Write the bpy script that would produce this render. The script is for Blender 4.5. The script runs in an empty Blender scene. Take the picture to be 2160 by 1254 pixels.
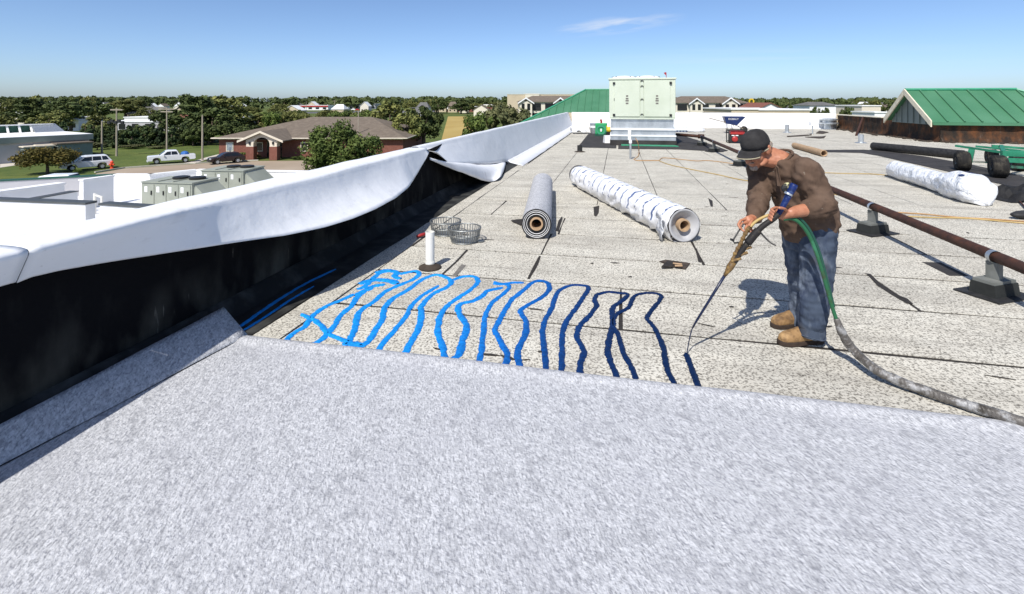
import bpy, bmesh, math, random
from mathutils import Vector, Matrix, noise, Euler
# ------------------------------------------------------------------ camera, sky, sun, exposure
scene = bpy.context.scene
FPX = 1050.0; CAMH = 1.7; HORY = 213.0; PHI = math.atan(223 / FPX)      # level camera with lowered lens shift, horizon on pixel row 213
cam_d = bpy.data.cameras.new('camera'); cam = bpy.data.objects.new('camera', cam_d)
scene.collection.objects.link(cam); scene.camera = cam
cam.location = (0, 0, CAMH); cam.rotation_euler = (math.radians(90), 0, 0)
cam_d.sensor_width = 36.0; cam_d.lens = 36.0 * FPX / 2160.0; cam_d.shift_y = -(627 - HORY) / 2160.0; cam_d.clip_start = 0.05; cam_d.clip_end = 9000
SUN_AZ = math.radians(25); SUN_EL = math.radians(50)
world = bpy.data.worlds.new('World'); scene.world = world; world.use_nodes = True
wn = world.node_tree; wn.nodes.clear()
w_out = wn.nodes.new('ShaderNodeOutputWorld'); w_bg = wn.nodes.new('ShaderNodeBackground')
w_sky = wn.nodes.new('ShaderNodeTexSky'); w_sky.sky_type = 'NISHITA'; w_sky.sun_disc = False
w_sky.sun_elevation = SUN_EL; w_sky.sun_rotation = math.pi + SUN_AZ
w_sky.altitude = 300; w_sky.air_density = 0.68; w_sky.dust_density = 1.1; w_sky.ozone_density = 4.6
w_bg.inputs['Strength'].default_value = 0.15
# a thin cirrus wisp and faint high streaks in the sky itself
w_tc = wn.nodes.new('ShaderNodeTexCoord')
def wnode(t, **k):
    n = wn.nodes.new(t)
    for a, b in k.items(): setattr(n, a, b)
    return n
def wisp(center, along, up, la, lu, nscale, seed, amt):
    """returns a socket with a soft streaky mask round a direction on the sky"""
    c = Vector(center).normalized(); a = Vector(along); a = (a - c * a.dot(c)).normalized(); b = c.cross(a)
    da = wnode('ShaderNodeVectorMath', operation='DOT_PRODUCT'); da.inputs[1].default_value = a
    db = wnode('ShaderNodeVectorMath', operation='DOT_PRODUCT'); db.inputs[1].default_value = b
    for d in (da, db): wn.links.new(w_tc.outputs['Generated'], d.inputs[0])
    va = wnode('ShaderNodeMath', operation='DIVIDE'); wn.links.new(da.outputs['Value'], va.inputs[0]); va.inputs[1].default_value = la
    vb = wnode('ShaderNodeMath', operation='DIVIDE'); wn.links.new(db.outputs['Value'], vb.inputs[0]); vb.inputs[1].default_value = lu
    cb = wnode('ShaderNodeCombineXYZ'); wn.links.new(va.outputs[0], cb.inputs[0]); wn.links.new(vb.outputs[0], cb.inputs[1])
    ln = wnode('ShaderNodeVectorMath', operation='LENGTH'); wn.links.new(cb.outputs[0], ln.inputs[0])
    fall = wnode('ShaderNodeMapRange'); fall.inputs['From Min'].default_value = 1.0; fall.inputs['From Max'].default_value = 0.0
    wn.links.new(ln.outputs['Value'], fall.inputs['Value'])
    nz = wnode('ShaderNodeTexNoise'); nz.inputs['Scale'].default_value = nscale; nz.inputs['Detail'].default_value = 8
    ad = wnode('ShaderNodeVectorMath', operation='ADD'); ad.inputs[1].default_value = (seed, seed * 2, 0)
    wn.links.new(cb.outputs[0], ad.inputs[0]); wn.links.new(ad.outputs[0], nz.inputs['Vector'])
    mr = wnode('ShaderNodeMapRange'); mr.inputs['From Min'].default_value = 0.42; mr.inputs['From Max'].default_value = 0.75
    wn.links.new(nz.outputs[0], mr.inputs['Value'])
    mu = wnode('ShaderNodeMath', operation='MULTIPLY'); wn.links.new(fall.outputs[0], mu.inputs[0]); wn.links.new(mr.outputs[0], mu.inputs[1])
    m2 = wnode('ShaderNodeMath', operation='MULTIPLY'); wn.links.new(mu.outputs[0], m2.inputs[0]); m2.inputs[1].default_value = amt
    return m2.outputs[0]
def skydir(px, py):
    return Vector(((px - 1080) / FPX, 1.0, (HORY - py) / FPX))
m1 = wisp(skydir(1300, 53), skydir(1420, 40) - skydir(1210, 66), (0, 0, 1), 0.135, 0.020, 1.3, 3.1, 1.25)
m2 = wisp(skydir(1650, 120), skydir(1900, 112) - skydir(1400, 120), (0, 0, 1), 0.36, 0.022, 1.2, 7.7, 0.35)
addm = wnode('ShaderNodeMath', operation='ADD', use_clamp=True); wn.links.new(m1, addm.inputs[0]); wn.links.new(m2, addm.inputs[1])
wmix = wnode('ShaderNodeMixRGB'); wn.links.new(addm.outputs[0], wmix.inputs['Fac'])
wn.links.new(w_sky.outputs[0], wmix.inputs['Color1']); wmix.inputs['Color2'].default_value = (5.2, 5.5, 6.0, 1)
wn.links.new(wmix.outputs[0], w_bg.inputs['Color']); wn.links.new(w_bg.outputs[0], w_out.inputs['Surface'])
sun_d = bpy.data.lights.new('sun', 'SUN'); sun_d.energy = 5.0; sun_d.angle = math.radians(0.53); sun_d.color = (1.0, 0.965, 0.90)
sun = bpy.data.objects.new('sun', sun_d); scene.collection.objects.link(sun)
sd = Vector((-math.sin(SUN_AZ) * math.cos(SUN_EL), -math.cos(SUN_AZ) * math.cos(SUN_EL), math.sin(SUN_EL)))
sun.rotation_euler = sd.to_track_quat('Z', 'Y').to_euler(); sun.location = sd * 60
scene.view_settings.view_transform = 'Standard'; scene.view_settings.look = 'None'
scene.view_settings.gamma = 1.0; scene.view_settings.use_curve_mapping = False; scene.view_settings.exposure = 0.1
scene.render.engine = 'CYCLES'
# ------------------------------------------------------------------ helpers
random.seed(7)
col = scene.collection
CP, SP = math.cos(PHI), math.sin(PHI)
def R(u, v, z=0.0): return Vector((u * CP + v * SP, -u * SP + v * CP, z))      # roof frame -> world
def uv(p): return (p[0] * CP - p[1] * SP, p[0] * SP + p[1] * CP)
def G(px, py, z=0.0):                                                          # pixel -> point on a level plane
    d = skydir(px, py); t = (z - CAMH) / d.z; return Vector((d.x * t, d.y * t, z))
def PY(px, py, Y): d = skydir(px, py); t = Y / d.y; return Vector((d.x * t, Y, CAMH + d.z * t))
def PU(px, py, u):
    d = skydir(px, py); t = u / (d.x * CP - d.y * SP); return d * t + Vector((0, 0, CAMH))
def PV(px, py, v):
    d = skydir(px, py); t = v / (d.x * SP + d.y * CP); return d * t + Vector((0, 0, CAMH))
def lerp(a, b, t): return a + (b - a) * t
TM = {}
def thing(name, label, cat, loc=(0, 0, 0), rz=0.0, group=None):
    o = bpy.data.objects.new(name, None); col.objects.link(o); o.empty_display_size = 0.2
    o.location = loc; o.rotation_euler = (0, 0, rz); o['label'] = label; o['category'] = cat
    if group: o['group'] = group
    TM[o.name] = Matrix.Translation(Vector(loc)) @ Matrix.Rotation(rz, 4, 'Z')
    return o
def tag(o, label=None, cat=None, group=None, kind=None):
    if label: o['label'] = label
    if cat: o['category'] = cat
    if group: o['group'] = group
    if kind: o['kind'] = kind
    return o
def link_mesh(name, me, mat, parent=None, local=False, smooth=False):
    if mat: me.materials.append(mat)
    if smooth:
        for p in me.polygons: p.use_smooth = True
    o = bpy.data.objects.new(name, me); col.objects.link(o)
    if parent is not None:
        if not local: me.transform(TM[parent.name].inverted())
        o.parent = parent; TM[o.name] = TM[parent.name]
    else:
        if len(me.vertices) and not local:
            xs = [v.co for v in me.vertices]
            c = Vector(((min(v.x for v in xs) + max(v.x for v in xs)) / 2, (min(v.y for v in xs) + max(v.y for v in xs)) / 2, min(v.z for v in xs)))
            me.transform(Matrix.Translation(-c)); o.location = c; TM[o.name] = Matrix.Translation(c)
        else: TM[o.name] = Matrix.Identity(4)
    return o
class MB:
    def __init__(s, M=None): s.v = []; s.f = []; s.M = M
    def P(s, p):
        p = Vector(p); s.v.append(s.M @ p if s.M else p); return len(s.v) - 1
    def poly(s, pts): s.f.append([s.P(p) for p in pts]); return s
    def box(s, lo, hi, taper=None):
        x0, y0, z0 = lo; x1, y1, z1 = hi; t = taper or 0
        i = [s.P(p) for p in ((x0, y0, z0), (x1, y0, z0), (x1, y1, z0), (x0, y1, z0), (x0 + t, y0 + t, z1), (x1 - t, y0 + t, z1), (x1 - t, y1 - t, z1), (x0 + t, y1 - t, z1))]
        for q in ((3, 2, 1, 0), (4, 5, 6, 7), (0, 1, 5, 4), (1, 2, 6, 5), (2, 3, 7, 6), (3, 0, 4, 7)): s.f.append([i[k] for k in q])
        return s
    def slab(s, pts, z0, z1):
        """prism from a plan outline (list of xy), from z0 up to z1"""
        n = len(pts); a = [s.P((p[0], p[1], z0)) for p in pts]; b = [s.P((p[0], p[1], z1)) for p in pts]
        s.f.append(a[::-1]); s.f.append(b)
        for k in range(n): s.f.append([a[k], a[(k + 1) % n], b[(k + 1) % n], b[k]])
        return s
    def prism(s, pts, d):
        """any planar outline pushed along vector d"""
        n = len(pts); d = Vector(d); a = [s.P(p) for p in pts]; b = [s.P(Vector(p) + d) for p in pts]
        s.f.append(a[::-1]); s.f.append(b)
        for k in range(n): s.f.append([a[k], a[(k + 1) % n], b[(k + 1) % n], b[k]])
        return s
    def grid(s, rows, closed=False):
        idx = [[s.P(p) for p in r] for r in rows]
        for a, b in zip(idx[:-1], idx[1:]):
            n = len(a)
            for k in range(n if closed else n - 1): s.f.append([a[k], a[(k + 1) % n], b[(k + 1) % n], b[k]])
        return idx
    def tube(s, pts, rad, n=10, caps=True, flat=1.0, upv=None):
        pts = [Vector(p) for p in pts]; m = len(pts)
        if not isinstance(rad, (list, tuple)): rad = [rad] * m
        rows = []; prev = None
        for k in range(m):
            t = (pts[min(k + 1, m - 1)] - pts[max(k - 1, 0)]).normalized()
            if prev is None:
                ref = Vector(upv) if upv else (Vector((0, 0, 1)) if abs(t.z) < 0.9 else Vector((1, 0, 0)))
                a = t.cross(ref).normalized()
            else: a = (prev - t * prev.dot(t)).normalized()
            b = t.cross(a); prev = a; r = rad[k]
            rows.append([pts[k] + a * (r * math.cos(2 * math.pi * j / n)) + b * (r * flat * math.sin(2 * math.pi * j / n)) for j in range(n)])
        idx = s.grid(rows, True)
        if caps: s.f.append(idx[0][::-1]); s.f.append(idx[-1])
        return s
    def rings(s, rs, n=20, caps=True):
        """loft of ellipses: (center, axis_a, axis_b) with axis lengths as radii"""
        idx = s.grid([[Vector(c) + Vector(a) * math.cos(2 * math.pi * j / n) + Vector(b) * math.sin(2 * math.pi * j / n) for j in range(n)] for c, a, b in rs], True)
        if caps: s.f.append(idx[0][::-1]); s.f.append(idx[-1])
        return s
    def lathe(s, prof, n=20, c=(0, 0, 0), caps=True):
        c = Vector(c)
        return s.rings([(c + Vector((0, 0, z)), (r, 0, 0), (0, r, 0)) for r, z in prof], n, caps)
    def ell(s, c, ax, n=16, m=10):
        c = Vector(c); A, B, C = [Vector(a) for a in ax]
        rs = []
        for k in range(m + 1):
            t = math.pi * (0.02 + 0.96 * k / m); rs.append((c - C * math.cos(t), A * math.sin(t), B * math.sin(t)))
        return s.rings(rs, n)
    def build(s, name, mat, parent=None, local=False, smooth=False, fix=True):
        me = bpy.data.meshes.new(name); me.from_pydata([tuple(p) for p in s.v], [], s.f)
        if fix:
            bm = bmesh.new(); bm.from_mesh(me); bmesh.ops.recalc_face_normals(bm, faces=bm.faces); bm.to_mesh(me); bm.free()
        return link_mesh(name, me, mat, parent, local, smooth)
def dup(root, loc=None, rz=None, scale=None, label=None):
    c = root.copy(); col.objects.link(c)
    if loc is not None: c.location = loc
    if rz is not None: c.rotation_euler = (0, 0, rz)
    if scale is not None: c.scale = scale
    if label: c['label'] = label
    for ch in root.children:
        d = ch.copy(); col.objects.link(d); d.parent = c
        for g in ch.children:
            e = g.copy(); col.objects.link(e); e.parent = d
    return c
def bevel(o, w=0.01, seg=2):
    m = o.modifiers.new('bevel', 'BEVEL'); m.width = w; m.segments = seg; m.limit_method = 'ANGLE'; return o
def solidify(o, t=0.004):
    m = o.modifiers.new('thick', 'SOLIDIFY'); m.thickness = t; m.offset = -1; return o
def catmull(pts, per=6):
    pts = [Vector(p) for p in pts]; out = []
    for k in range(len(pts) - 1):
        p0 = pts[max(k - 1, 0)]; p1 = pts[k]; p2 = pts[k + 1]; p3 = pts[min(k + 2, len(pts) - 1)]
        for j in range(per):
            t = j / per
            out.append(0.5 * ((2 * p1) + (p2 - p0) * t + (2 * p0 - 5 * p1 + 4 * p2 - p3) * t * t + (3 * p1 - p0 - 3 * p2 + p3) * t ** 3))
    out.append(pts[-1]); return out
# ------------------------------------------------------------------ materials
def nmat(name):
    m = bpy.data.materials.new(name); m.use_nodes = True; nt = m.node_tree
    return m, nt, nt.nodes['Principled BSDF']
def mat(name, c, c2=None, rough=0.8, scale=6.0, var=0.12, metal=0.0, spec=0.4, bump=0.0, bscale=None, stretch=(1, 1, 1), coord='pos', contrast=(0.3, 0.7), rand=0.0, detail=5):
    m, nt, b = nmat(name); N = nt.nodes.new; L = nt.links.new
    b.inputs['Roughness'].default_value = rough; b.inputs['Metallic'].default_value = metal
    b.inputs['Specular IOR Level'].default_value = spec
    if coord == 'pos': src = N('ShaderNodeNewGeometry').outputs['Position']
    else: src = N('ShaderNodeTexCoord').outputs['Object']
    mp = N('ShaderNodeMapping'); mp.inputs['Scale'].default_value = stretch; L(src, mp.inputs['Vector'])
    nz = N('ShaderNodeTexNoise'); nz.inputs['Scale'].default_value = scale; nz.inputs['Detail'].default_value = detail; L(mp.outputs[0], nz.inputs['Vector'])
    mr = N('ShaderNodeMapRange'); mr.inputs['From Min'].default_value = contrast[0]; mr.inputs['From Max'].default_value = contrast[1]; L(nz.outputs[0], mr.inputs['Value'])
    mx = N('ShaderNodeMixRGB'); L(mr.outputs[0], mx.inputs['Fac'])
    if c2 is None: ca = tuple(x * (1 - var) for x in c); cb = tuple(min(1, x * (1 + var)) for x in c)
    else: ca, cb = c, c2
    mx.inputs['Color1'].default_value = (*ca, 1); mx.inputs['Color2'].default_value = (*cb, 1)
    out = mx.outputs[0]
    if rand > 0:
        oi = N('ShaderNodeObjectInfo'); r = N('ShaderNodeMapRange'); r.inputs['To Min'].default_value = 1 - rand; r.inputs['To Max'].default_value = 1 + rand
        L(oi.outputs['Random'], r.inputs['Value']); mm = N('ShaderNodeMixRGB'); mm.blend_type = 'MULTIPLY'; mm.inputs['Fac'].default_value = 1
        L(out, mm.inputs['Color1']); L(r.outputs[0], mm.inputs['Color2']); out = mm.outputs[0]
    L(out, b.inputs['Base Color'])
    if bump > 0:
        n2 = N('ShaderNodeTexNoise'); n2.inputs['Scale'].default_value = bscale or scale * 4; n2.inputs['Detail'].default_value = 6; L(mp.outputs[0], n2.inputs['Vector'])
        bp = N('ShaderNodeBump'); bp.inputs['Strength'].default_value = bump; bp.inputs['Distance'].default_value = 0.02
        L(n2.outputs[0], bp.inputs['Height']); L(bp.outputs[0], b.inputs['Normal'])
    return m
def layered(name, base, layers, rough=0.9, bump=0.25, bscale=300, bdist=0.004, spec=0.3, coord='pos'):
    """base colour, then noise-masked layers: (colour, scale, lo, hi, stretch, amount)"""
    m, nt, b = nmat(name); N = nt.nodes.new; L = nt.links.new
    b.inputs['Roughness'].default_value = rough; b.inputs['Specular IOR Level'].default_value = spec
    src = N('ShaderNodeNewGeometry').outputs['Position'] if coord == 'pos' else N('ShaderNodeTexCoord').outputs['Object']
    rgb = N('ShaderNodeRGB'); rgb.outputs[0].default_value = (*base, 1); out = rgb.outputs[0]
    for k, lay in enumerate(layers):
        c, sc, lo, hi, st, amt = lay[:6]; rot = lay[6] if len(lay) > 6 else 0.0
        rt_ = N('ShaderNodeMapping'); rt_.inputs['Rotation'].default_value = (0, 0, PHI + rot); L(src, rt_.inputs['Vector'])
        mp = N('ShaderNodeMapping'); mp.inputs['Scale'].default_value = st; mp.inputs['Location'].default_value = (k * 3.7, k * 1.9, k * 2.3); L(rt_.outputs[0], mp.inputs['Vector'])
        nz = N('ShaderNodeTexNoise'); nz.inputs['Scale'].default_value = sc; nz.inputs['Detail'].default_value = 5; nz.inputs['Roughness'].default_value = 0.6; L(mp.outputs[0], nz.inputs['Vector'])
        mr = N('ShaderNodeMapRange'); mr.inputs['From Min'].default_value = lo; mr.inputs['From Max'].default_value = hi; mr.inputs['To Max'].default_value = amt; L(nz.outputs[0], mr.inputs['Value'])
        mx = N('ShaderNodeMixRGB'); L(mr.outputs[0], mx.inputs['Fac']); L(out, mx.inputs['Color1']); mx.inputs['Color2'].default_value = (*c, 1); out = mx.outputs[0]
    L(out, b.inputs['Base Color'])
    n2 = N('ShaderNodeTexNoise'); n2.inputs['Scale'].default_value = bscale; n2.inputs['Detail'].default_value = 4; L(src, n2.inputs['Vector'])
    bp = N('ShaderNodeBump'); bp.inputs['Strength'].default_value = bump; bp.inputs['Distance'].default_value = bdist
    L(n2.outputs[0], bp.inputs['Height']); L(bp.outputs[0], b.inputs['Normal'])
    return m
I1 = (1, 1, 1)
M = {}
M['sheet'] = layered('granule_cap_sheet', (0.585, 0.55, 0.47), [
    ((0.68, 0.65, 0.565), 2.4, 0.42, 0.62, I1, 0.6),
    ((0.36, 0.335, 0.29), 2.0, 0.50, 0.68, (0.22, 2.6, 1), 0.55),
    ((0.30, 0.28, 0.24), 1.0, 0.50, 0.72, I1, 0.45),
    ((0.105, 0.093, 0.076), 62, 0.505, 0.575, I1, 0.72),
    ((0.05, 0.044, 0.037), 36, 0.60, 0.65, I1, 0.7),
    ((0.10, 0.09, 0.08), 5, 0.65, 0.68, (0.12, 4.5, 1), 0.35)], rough=0.95, bump=0.6, bscale=120, bdist=0.006)
M['tar'] = mat('asphalt_joint', (0.018, 0.015, 0.012), (0.04, 0.033, 0.027), rough=0.75, scale=30)
M['fleece'] = layered('polyester_fleece', (0.44, 0.443, 0.458), [
    ((0.62, 0.622, 0.637), 52, 0.46, 0.60, (0.7, 1.6, 1), 0.8, 0.9),
    ((0.19, 0.193, 0.208), 62, 0.50, 0.62, (0.6, 1.7, 1), 0.72, 1.15),
    ((0.17, 0.175, 0.205), 70, 0.54, 0.65, (0.55, 1.7, 1), 0.6, 0.35),
    ((0.60, 0.61, 0.64), 130, 0.54, 0.64, (0.5, 2.0, 1), 0.6, 0.8),
    ((0.23, 0.233, 0.25), 17, 0.52, 0.68, (0.8, 1.3, 1), 0.55, 0.9),
    ((0.38, 0.38, 0.41), 3.0, 0.50, 0.72, I1, 0.3)], rough=1.0, bump=0.6, bscale=90, bdist=0.007, spec=0.1)
M['white'] = layered('white_tpo_membrane', (0.76, 0.765, 0.775), [((0.66, 0.67, 0.685), 1.6, 0.45, 0.7, (0.5, 1, 1), 0.6), ((0.54, 0.54, 0.545), 5, 0.58, 0.72, (0.4, 1, 2.2), 0.35), ((0.42, 0.41, 0.40), 21, 0.665, 0.70, I1, 0.3)], rough=0.5, bump=0.35, bscale=5, bdist=0.03, spec=0.4)
M['whitedirt'] = layered('weathered_white_membrane', (0.80, 0.80, 0.81), [((0.60, 0.61, 0.63), 3.0, 0.5, 0.75, (1, 1, 0.4), 0.5), ((0.35, 0.34, 0.33), 9, 0.64, 0.72, (1, 1, 0.25), 0.35)], rough=0.6, bump=0.1, bscale=12, bdist=0.02)
def black_wall_mat():
    m = layered('black_wall_membrane', (0.006, 0.006, 0.007), [((0.035, 0.035, 0.032), 4, 0.52, 0.75, (1, 1, 0.35), 0.5), ((0.17, 0.16, 0.14), 19, 0.675, 0.71, (1, 1, 0.12), 0.5)], rough=0.9, bump=0.3, bscale=12, bdist=0.02, spec=0.08)
    nt = m.node_tree; N = nt.nodes.new; L = nt.links.new; b = nt.nodes['Principled BSDF']; old = b.inputs['Base Color'].links[0].from_socket
    geo = N('ShaderNodeNewGeometry'); sp = N('ShaderNodeSeparateXYZ'); L(geo.outputs['Position'], sp.inputs[0])      # dust that has settled low on the wall
    mz = N('ShaderNodeMapRange'); mz.inputs['From Min'].default_value = 0.48; mz.inputs['From Max'].default_value = 0.08; mz.inputs['To Max'].default_value = 0.6; L(sp.outputs['Z'], mz.inputs['Value'])
    nz = N('ShaderNodeTexNoise'); nz.inputs['Scale'].default_value = 3.2; nz.inputs['Detail'].default_value = 7; mp = N('ShaderNodeMapping'); mp.inputs['Scale'].default_value = (1, 1, 0.5); L(geo.outputs['Position'], mp.inputs['Vector']); L(mp.outputs[0], nz.inputs['Vector'])
    mr = N('ShaderNodeMapRange'); mr.inputs['From Min'].default_value = 0.45; mr.inputs['From Max'].default_value = 0.72; L(nz.outputs[0], mr.inputs['Value'])
    mu = N('ShaderNodeMath'); mu.operation = 'MULTIPLY'; L(mz.outputs[0], mu.inputs[0]); L(mr.outputs[0], mu.inputs[1])
    mx = N('ShaderNodeMixRGB'); L(mu.outputs[0], mx.inputs['Fac']); L(old, mx.inputs['Color1']); mx.inputs['Color2'].default_value = (0.15, 0.145, 0.12, 1); L(mx.outputs[0], b.inputs['Base Color'])
    return m
M['blackwall'] = black_wall_mat()
M['blackrub'] = mat('black_rubber', (0.012, 0.012, 0.013), (0.035, 0.034, 0.034), rough=0.65, scale=14, bump=0.1)
M['blackmat'] = mat('black_felt_strip', (0.022, 0.02, 0.02), (0.05, 0.045, 0.043), rough=0.9, scale=3.5, bump=0.3, bscale=30)
M['greenroof'] = mat('green_standing_seam_metal', (0.052, 0.165, 0.085), (0.078, 0.205, 0.115), rough=0.42, scale=0.8, spec=0.4)
M['greentrim'] = mat('green_trim', (0.05, 0.28, 0.16), rough=0.45, scale=3)
M['creamtrim'] = mat('cream_rake_trim', (0.66, 0.60, 0.46), rough=0.6, scale=5)
M['rtu'] = mat('pale_green_unit_paint', (0.50, 0.55, 0.44), (0.57, 0.615, 0.51), rough=0.5, scale=1.4, bump=0.02)
M['rtu2'] = mat('grey_olive_unit_paint', (0.26, 0.275, 0.225), (0.32, 0.335, 0.28), rough=0.55, scale=1.8)
M['galv'] = mat('galvanised_steel', (0.42, 0.45, 0.47), (0.62, 0.65, 0.67), rough=0.38, scale=5, metal=0.75, stretch=(1, 1, 0.4))
M['dark'] = mat('dark_hardware', (0.018, 0.018, 0.018), rough=0.5, scale=20)
M['rust'] = layered('rusty_tar_wall', (0.035, 0.022, 0.014), [((0.16, 0.058, 0.018), 2.6, 0.44, 0.68, (1, 1, 0.6), 0.8), ((0.012, 0.011, 0.01), 2.8, 0.48, 0.66, (1, 1, 0.6), 0.9), ((0.16, 0.13, 0.10), 7, 0.6, 0.75, (1, 1, 0.2), 0.6)], rough=0.85, bump=0.5, bscale=8, bdist=0.03)
M['pipe'] = layered('rusted_brown_pipe', (0.055, 0.026, 0.018), [((0.12, 0.045, 0.024), 9, 0.45, 0.7, I1, 0.7), ((0.02, 0.014, 0.012), 16, 0.5, 0.7, I1, 0.6)], rough=0.7, bump=0.2, bscale=80)
M['card'] = mat('brown_cardboard', (0.33, 0.22, 0.13), (0.45, 0.31, 0.19), rough=0.9, scale=12)
M['pvc'] = layered('white_pipe_paint', (0.74, 0.72, 0.66), [((0.30, 0.26, 0.2), 14, 0.62, 0.68, I1, 0.6)], rough=0.6, bump=0.05)
M['wire'] = mat('galvanised_strainer', (0.16, 0.17, 0.17), (0.27, 0.28, 0.28), rough=0.5, metal=0.6, scale=20)
M['cord'] = mat('orange_cord', (0.38, 0.20, 0.07), (0.46, 0.27, 0.11), rough=0.6, scale=5)
M['cordy'] = mat('tan_cord', (0.40, 0.27, 0.09), (0.5, 0.36, 0.15), rough=0.6, scale=5)
M['red'] = mat('red_paint', (0.30, 0.018, 0.02), (0.40, 0.035, 0.03), rough=0.4, scale=20)
M['blue'] = mat('blue_tray_paint', (0.008, 0.022, 0.085), (0.014, 0.034, 0.13), rough=0.4, scale=6)
M['whitep'] = mat('white_paint', (0.8, 0.8, 0.8), rough=0.5, scale=3, var=0.03)
M['greenm'] = mat('green_machine_paint', (0.015, 0.26, 0.085), (0.03, 0.36, 0.13), rough=0.45, scale=8)
M['cartgreen'] = mat('teal_green_cart_paint', (0.012, 0.12, 0.065), (0.03, 0.24, 0.135), rough=0.5, scale=4)
M['tire'] = layered('tyre_rubber', (0.016, 0.015, 0.014), [((0.11, 0.095, 0.07), 7, 0.5, 0.7, I1, 0.5)], rough=0.85, bump=0.3, bscale=40)
M['concrete'] = mat('tan_concrete', (0.29, 0.225, 0.16), (0.36, 0.285, 0.21), rough=0.9, scale=0.25, bump=0.1)
M['walk'] = mat('pale_concrete_walk', (0.52, 0.47, 0.40), rough=0.9, scale=0.8)
M['grass'] = layered('lawn', (0.075, 0.105, 0.020), [((0.135, 0.155, 0.035), 0.09, 0.4, 0.65, I1, 0.7), ((0.028, 0.065, 0.012), 0.9, 0.5, 0.7, I1, 0.6), ((0.17, 0.15, 0.06), 0.02, 0.52, 0.72, I1, 0.6)], rough=1.0, bump=0.5, bscale=4, bdist=0.2)
M['field'] = mat('dry_golden_field', (0.34, 0.23, 0.06), (0.42, 0.31, 0.10), rough=1, scale=0.08)
M['asphalt'] = mat('grey_road', (0.10, 0.10, 0.10), rough=0.95, scale=0.3)
M['glass'] = mat('dark_window_glass', (0.012, 0.014, 0.016), rough=0.12, scale=3, spec=0.6)
M['shingle'] = layered('brown_shingles', (0.145, 0.115, 0.088), [((0.215, 0.175, 0.135), 1.3, 0.42, 0.66, I1, 0.6), ((0.13, 0.105, 0.085), 2.4, 0.5, 0.66, I1, 0.6)], rough=0.95, bump=0.4, bscale=5, bdist=0.05)
M['shinglegrey'] = mat('grey_shingles', (0.10, 0.098, 0.095), (0.15, 0.145, 0.14), rough=0.95, scale=0.6)
M['brick'] = layered('red_brick_face', (0.19, 0.075, 0.055), [((0.25, 0.11, 0.08), 3, 0.45, 0.65, I1, 0.6), ((0.17, 0.05, 0.035), 5, 0.5, 0.7, I1, 0.6)], rough=0.9, bump=0.3, bscale=12)
M['cream'] = mat('cream_siding', (0.66, 0.61, 0.50), rough=0.8, scale=0.6, var=0.05)
M['creamw'] = mat('pale_stone_trim', (0.66, 0.59, 0.48), rough=0.8, scale=2, var=0.08)
M['beige'] = mat('beige_block', (0.50, 0.42, 0.30), rough=0.85, scale=0.3, var=0.06)
M['greywall'] = mat('lilac_grey_stucco', (0.42, 0.41, 0.42), rough=0.9, scale=0.5, var=0.08)
M['steelblue'] = mat('dull_green_grey_metal', (0.16, 0.195, 0.185), rough=0.6, scale=0.8)
M['wood'] = mat('weathered_pole_wood', (0.27, 0.23, 0.18), (0.38, 0.33, 0.26), rough=0.9, scale=3, stretch=(4, 4, 0.4))
M['bark'] = mat('bark', (0.07, 0.05, 0.035), (0.12, 0.09, 0.065), rough=0.95, scale=3, coord='obj')
M['carwhite'] = mat('white_car_paint', (0.74, 0.75, 0.77), rough=0.22, scale=1, var=0.02, spec=0.6)
M['cardark'] = mat('dark_maroon_car_paint', (0.028, 0.016, 0.016), rough=0.25, scale=1, var=0.05, spec=0.6)
M['orange'] = mat('red_orange_paint', (0.70, 0.07, 0.02), rough=0.5, scale=3)
M['yellow'] = mat('yellow_plastic', (0.72, 0.48, 0.03), rough=0.5, scale=3)
M['poly'] = layered('crinkled_poly_wrap', (0.74, 0.75, 0.77), [((0.56, 0.57, 0.60), 7, 0.5, 0.7, I1, 0.4)], rough=0.4, bump=1.0, bscale=6, bdist=0.09, spec=0.5)
M['clear'] = mat('clear_bottle_plastic', (0.55, 0.62, 0.66), (0.75, 0.80, 0.83), rough=0.15, scale=12)
M['scrap'] = mat('dark_brown_scrap', (0.03, 0.022, 0.016), (0.075, 0.055, 0.04), rough=0.85, scale=9)
# ================================================================== SETTING
GZ = -7.4
g = MB(); g.poly([(-4000, -300, GZ), (4000, -300, GZ), (4000, 7000, GZ), (-4000, 7000, GZ)])
tag(g.build('ground', M['grass']), kind='structure')
def ground_patch(name, pix, z, m):
    b = MB(); b.slab([G(x, y, z)[:2] for x, y in pix], z - 0.05, z); return tag(b.build(name, m), kind='structure')
ground_patch('parking_lot', [(150, 395), (205, 366), (262, 356), (330, 351), (400, 347), (455, 343), (545, 340), (660, 339), (800, 342), (800, 395)], GZ + 0.03, M['concrete'])
ground_patch('sidewalk', [(385, 345), (402, 342), (440, 331), (470, 323.5), (470, 326), (446, 333), (412, 345)], GZ + 0.06, M['walk'])
ground_patch('path', [(0, 354), (0, 345), (60, 339.5), (60, 345)], GZ + 0.02, M['walk'])
ground_patch('field', [(945, 246), (1000, 246), (1010, 300), (930, 300)], GZ + 0.02, M['field'])
ground_patch('road', [(640, 240), (640, 236.5), (800, 234), (1050, 233), (1050, 235.5), (800, 238)], GZ + 0.02, M['asphalt'])
def kerb(pix, name='kerb'):
    b = MB(); pts = [G(x, y, GZ) for x, y in pix]
    for a, c in zip(pts[:-1], pts[1:]):
        d = (c - a).normalized(); n = Vector((-d.y, d.x, 0)) * 0.09
        b.slab([(a - n)[:2], (c - n)[:2], (c + n)[:2], (a + n)[:2]], GZ, GZ + 0.16)
    return tag(b.build(name, M['walk']), kind='structure')
kerb([(200, 365), (262, 355.4), (330, 350.4), (398, 346.4)]); kerb([(412, 345.6), (455, 342.4), (545, 339.4)])
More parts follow.
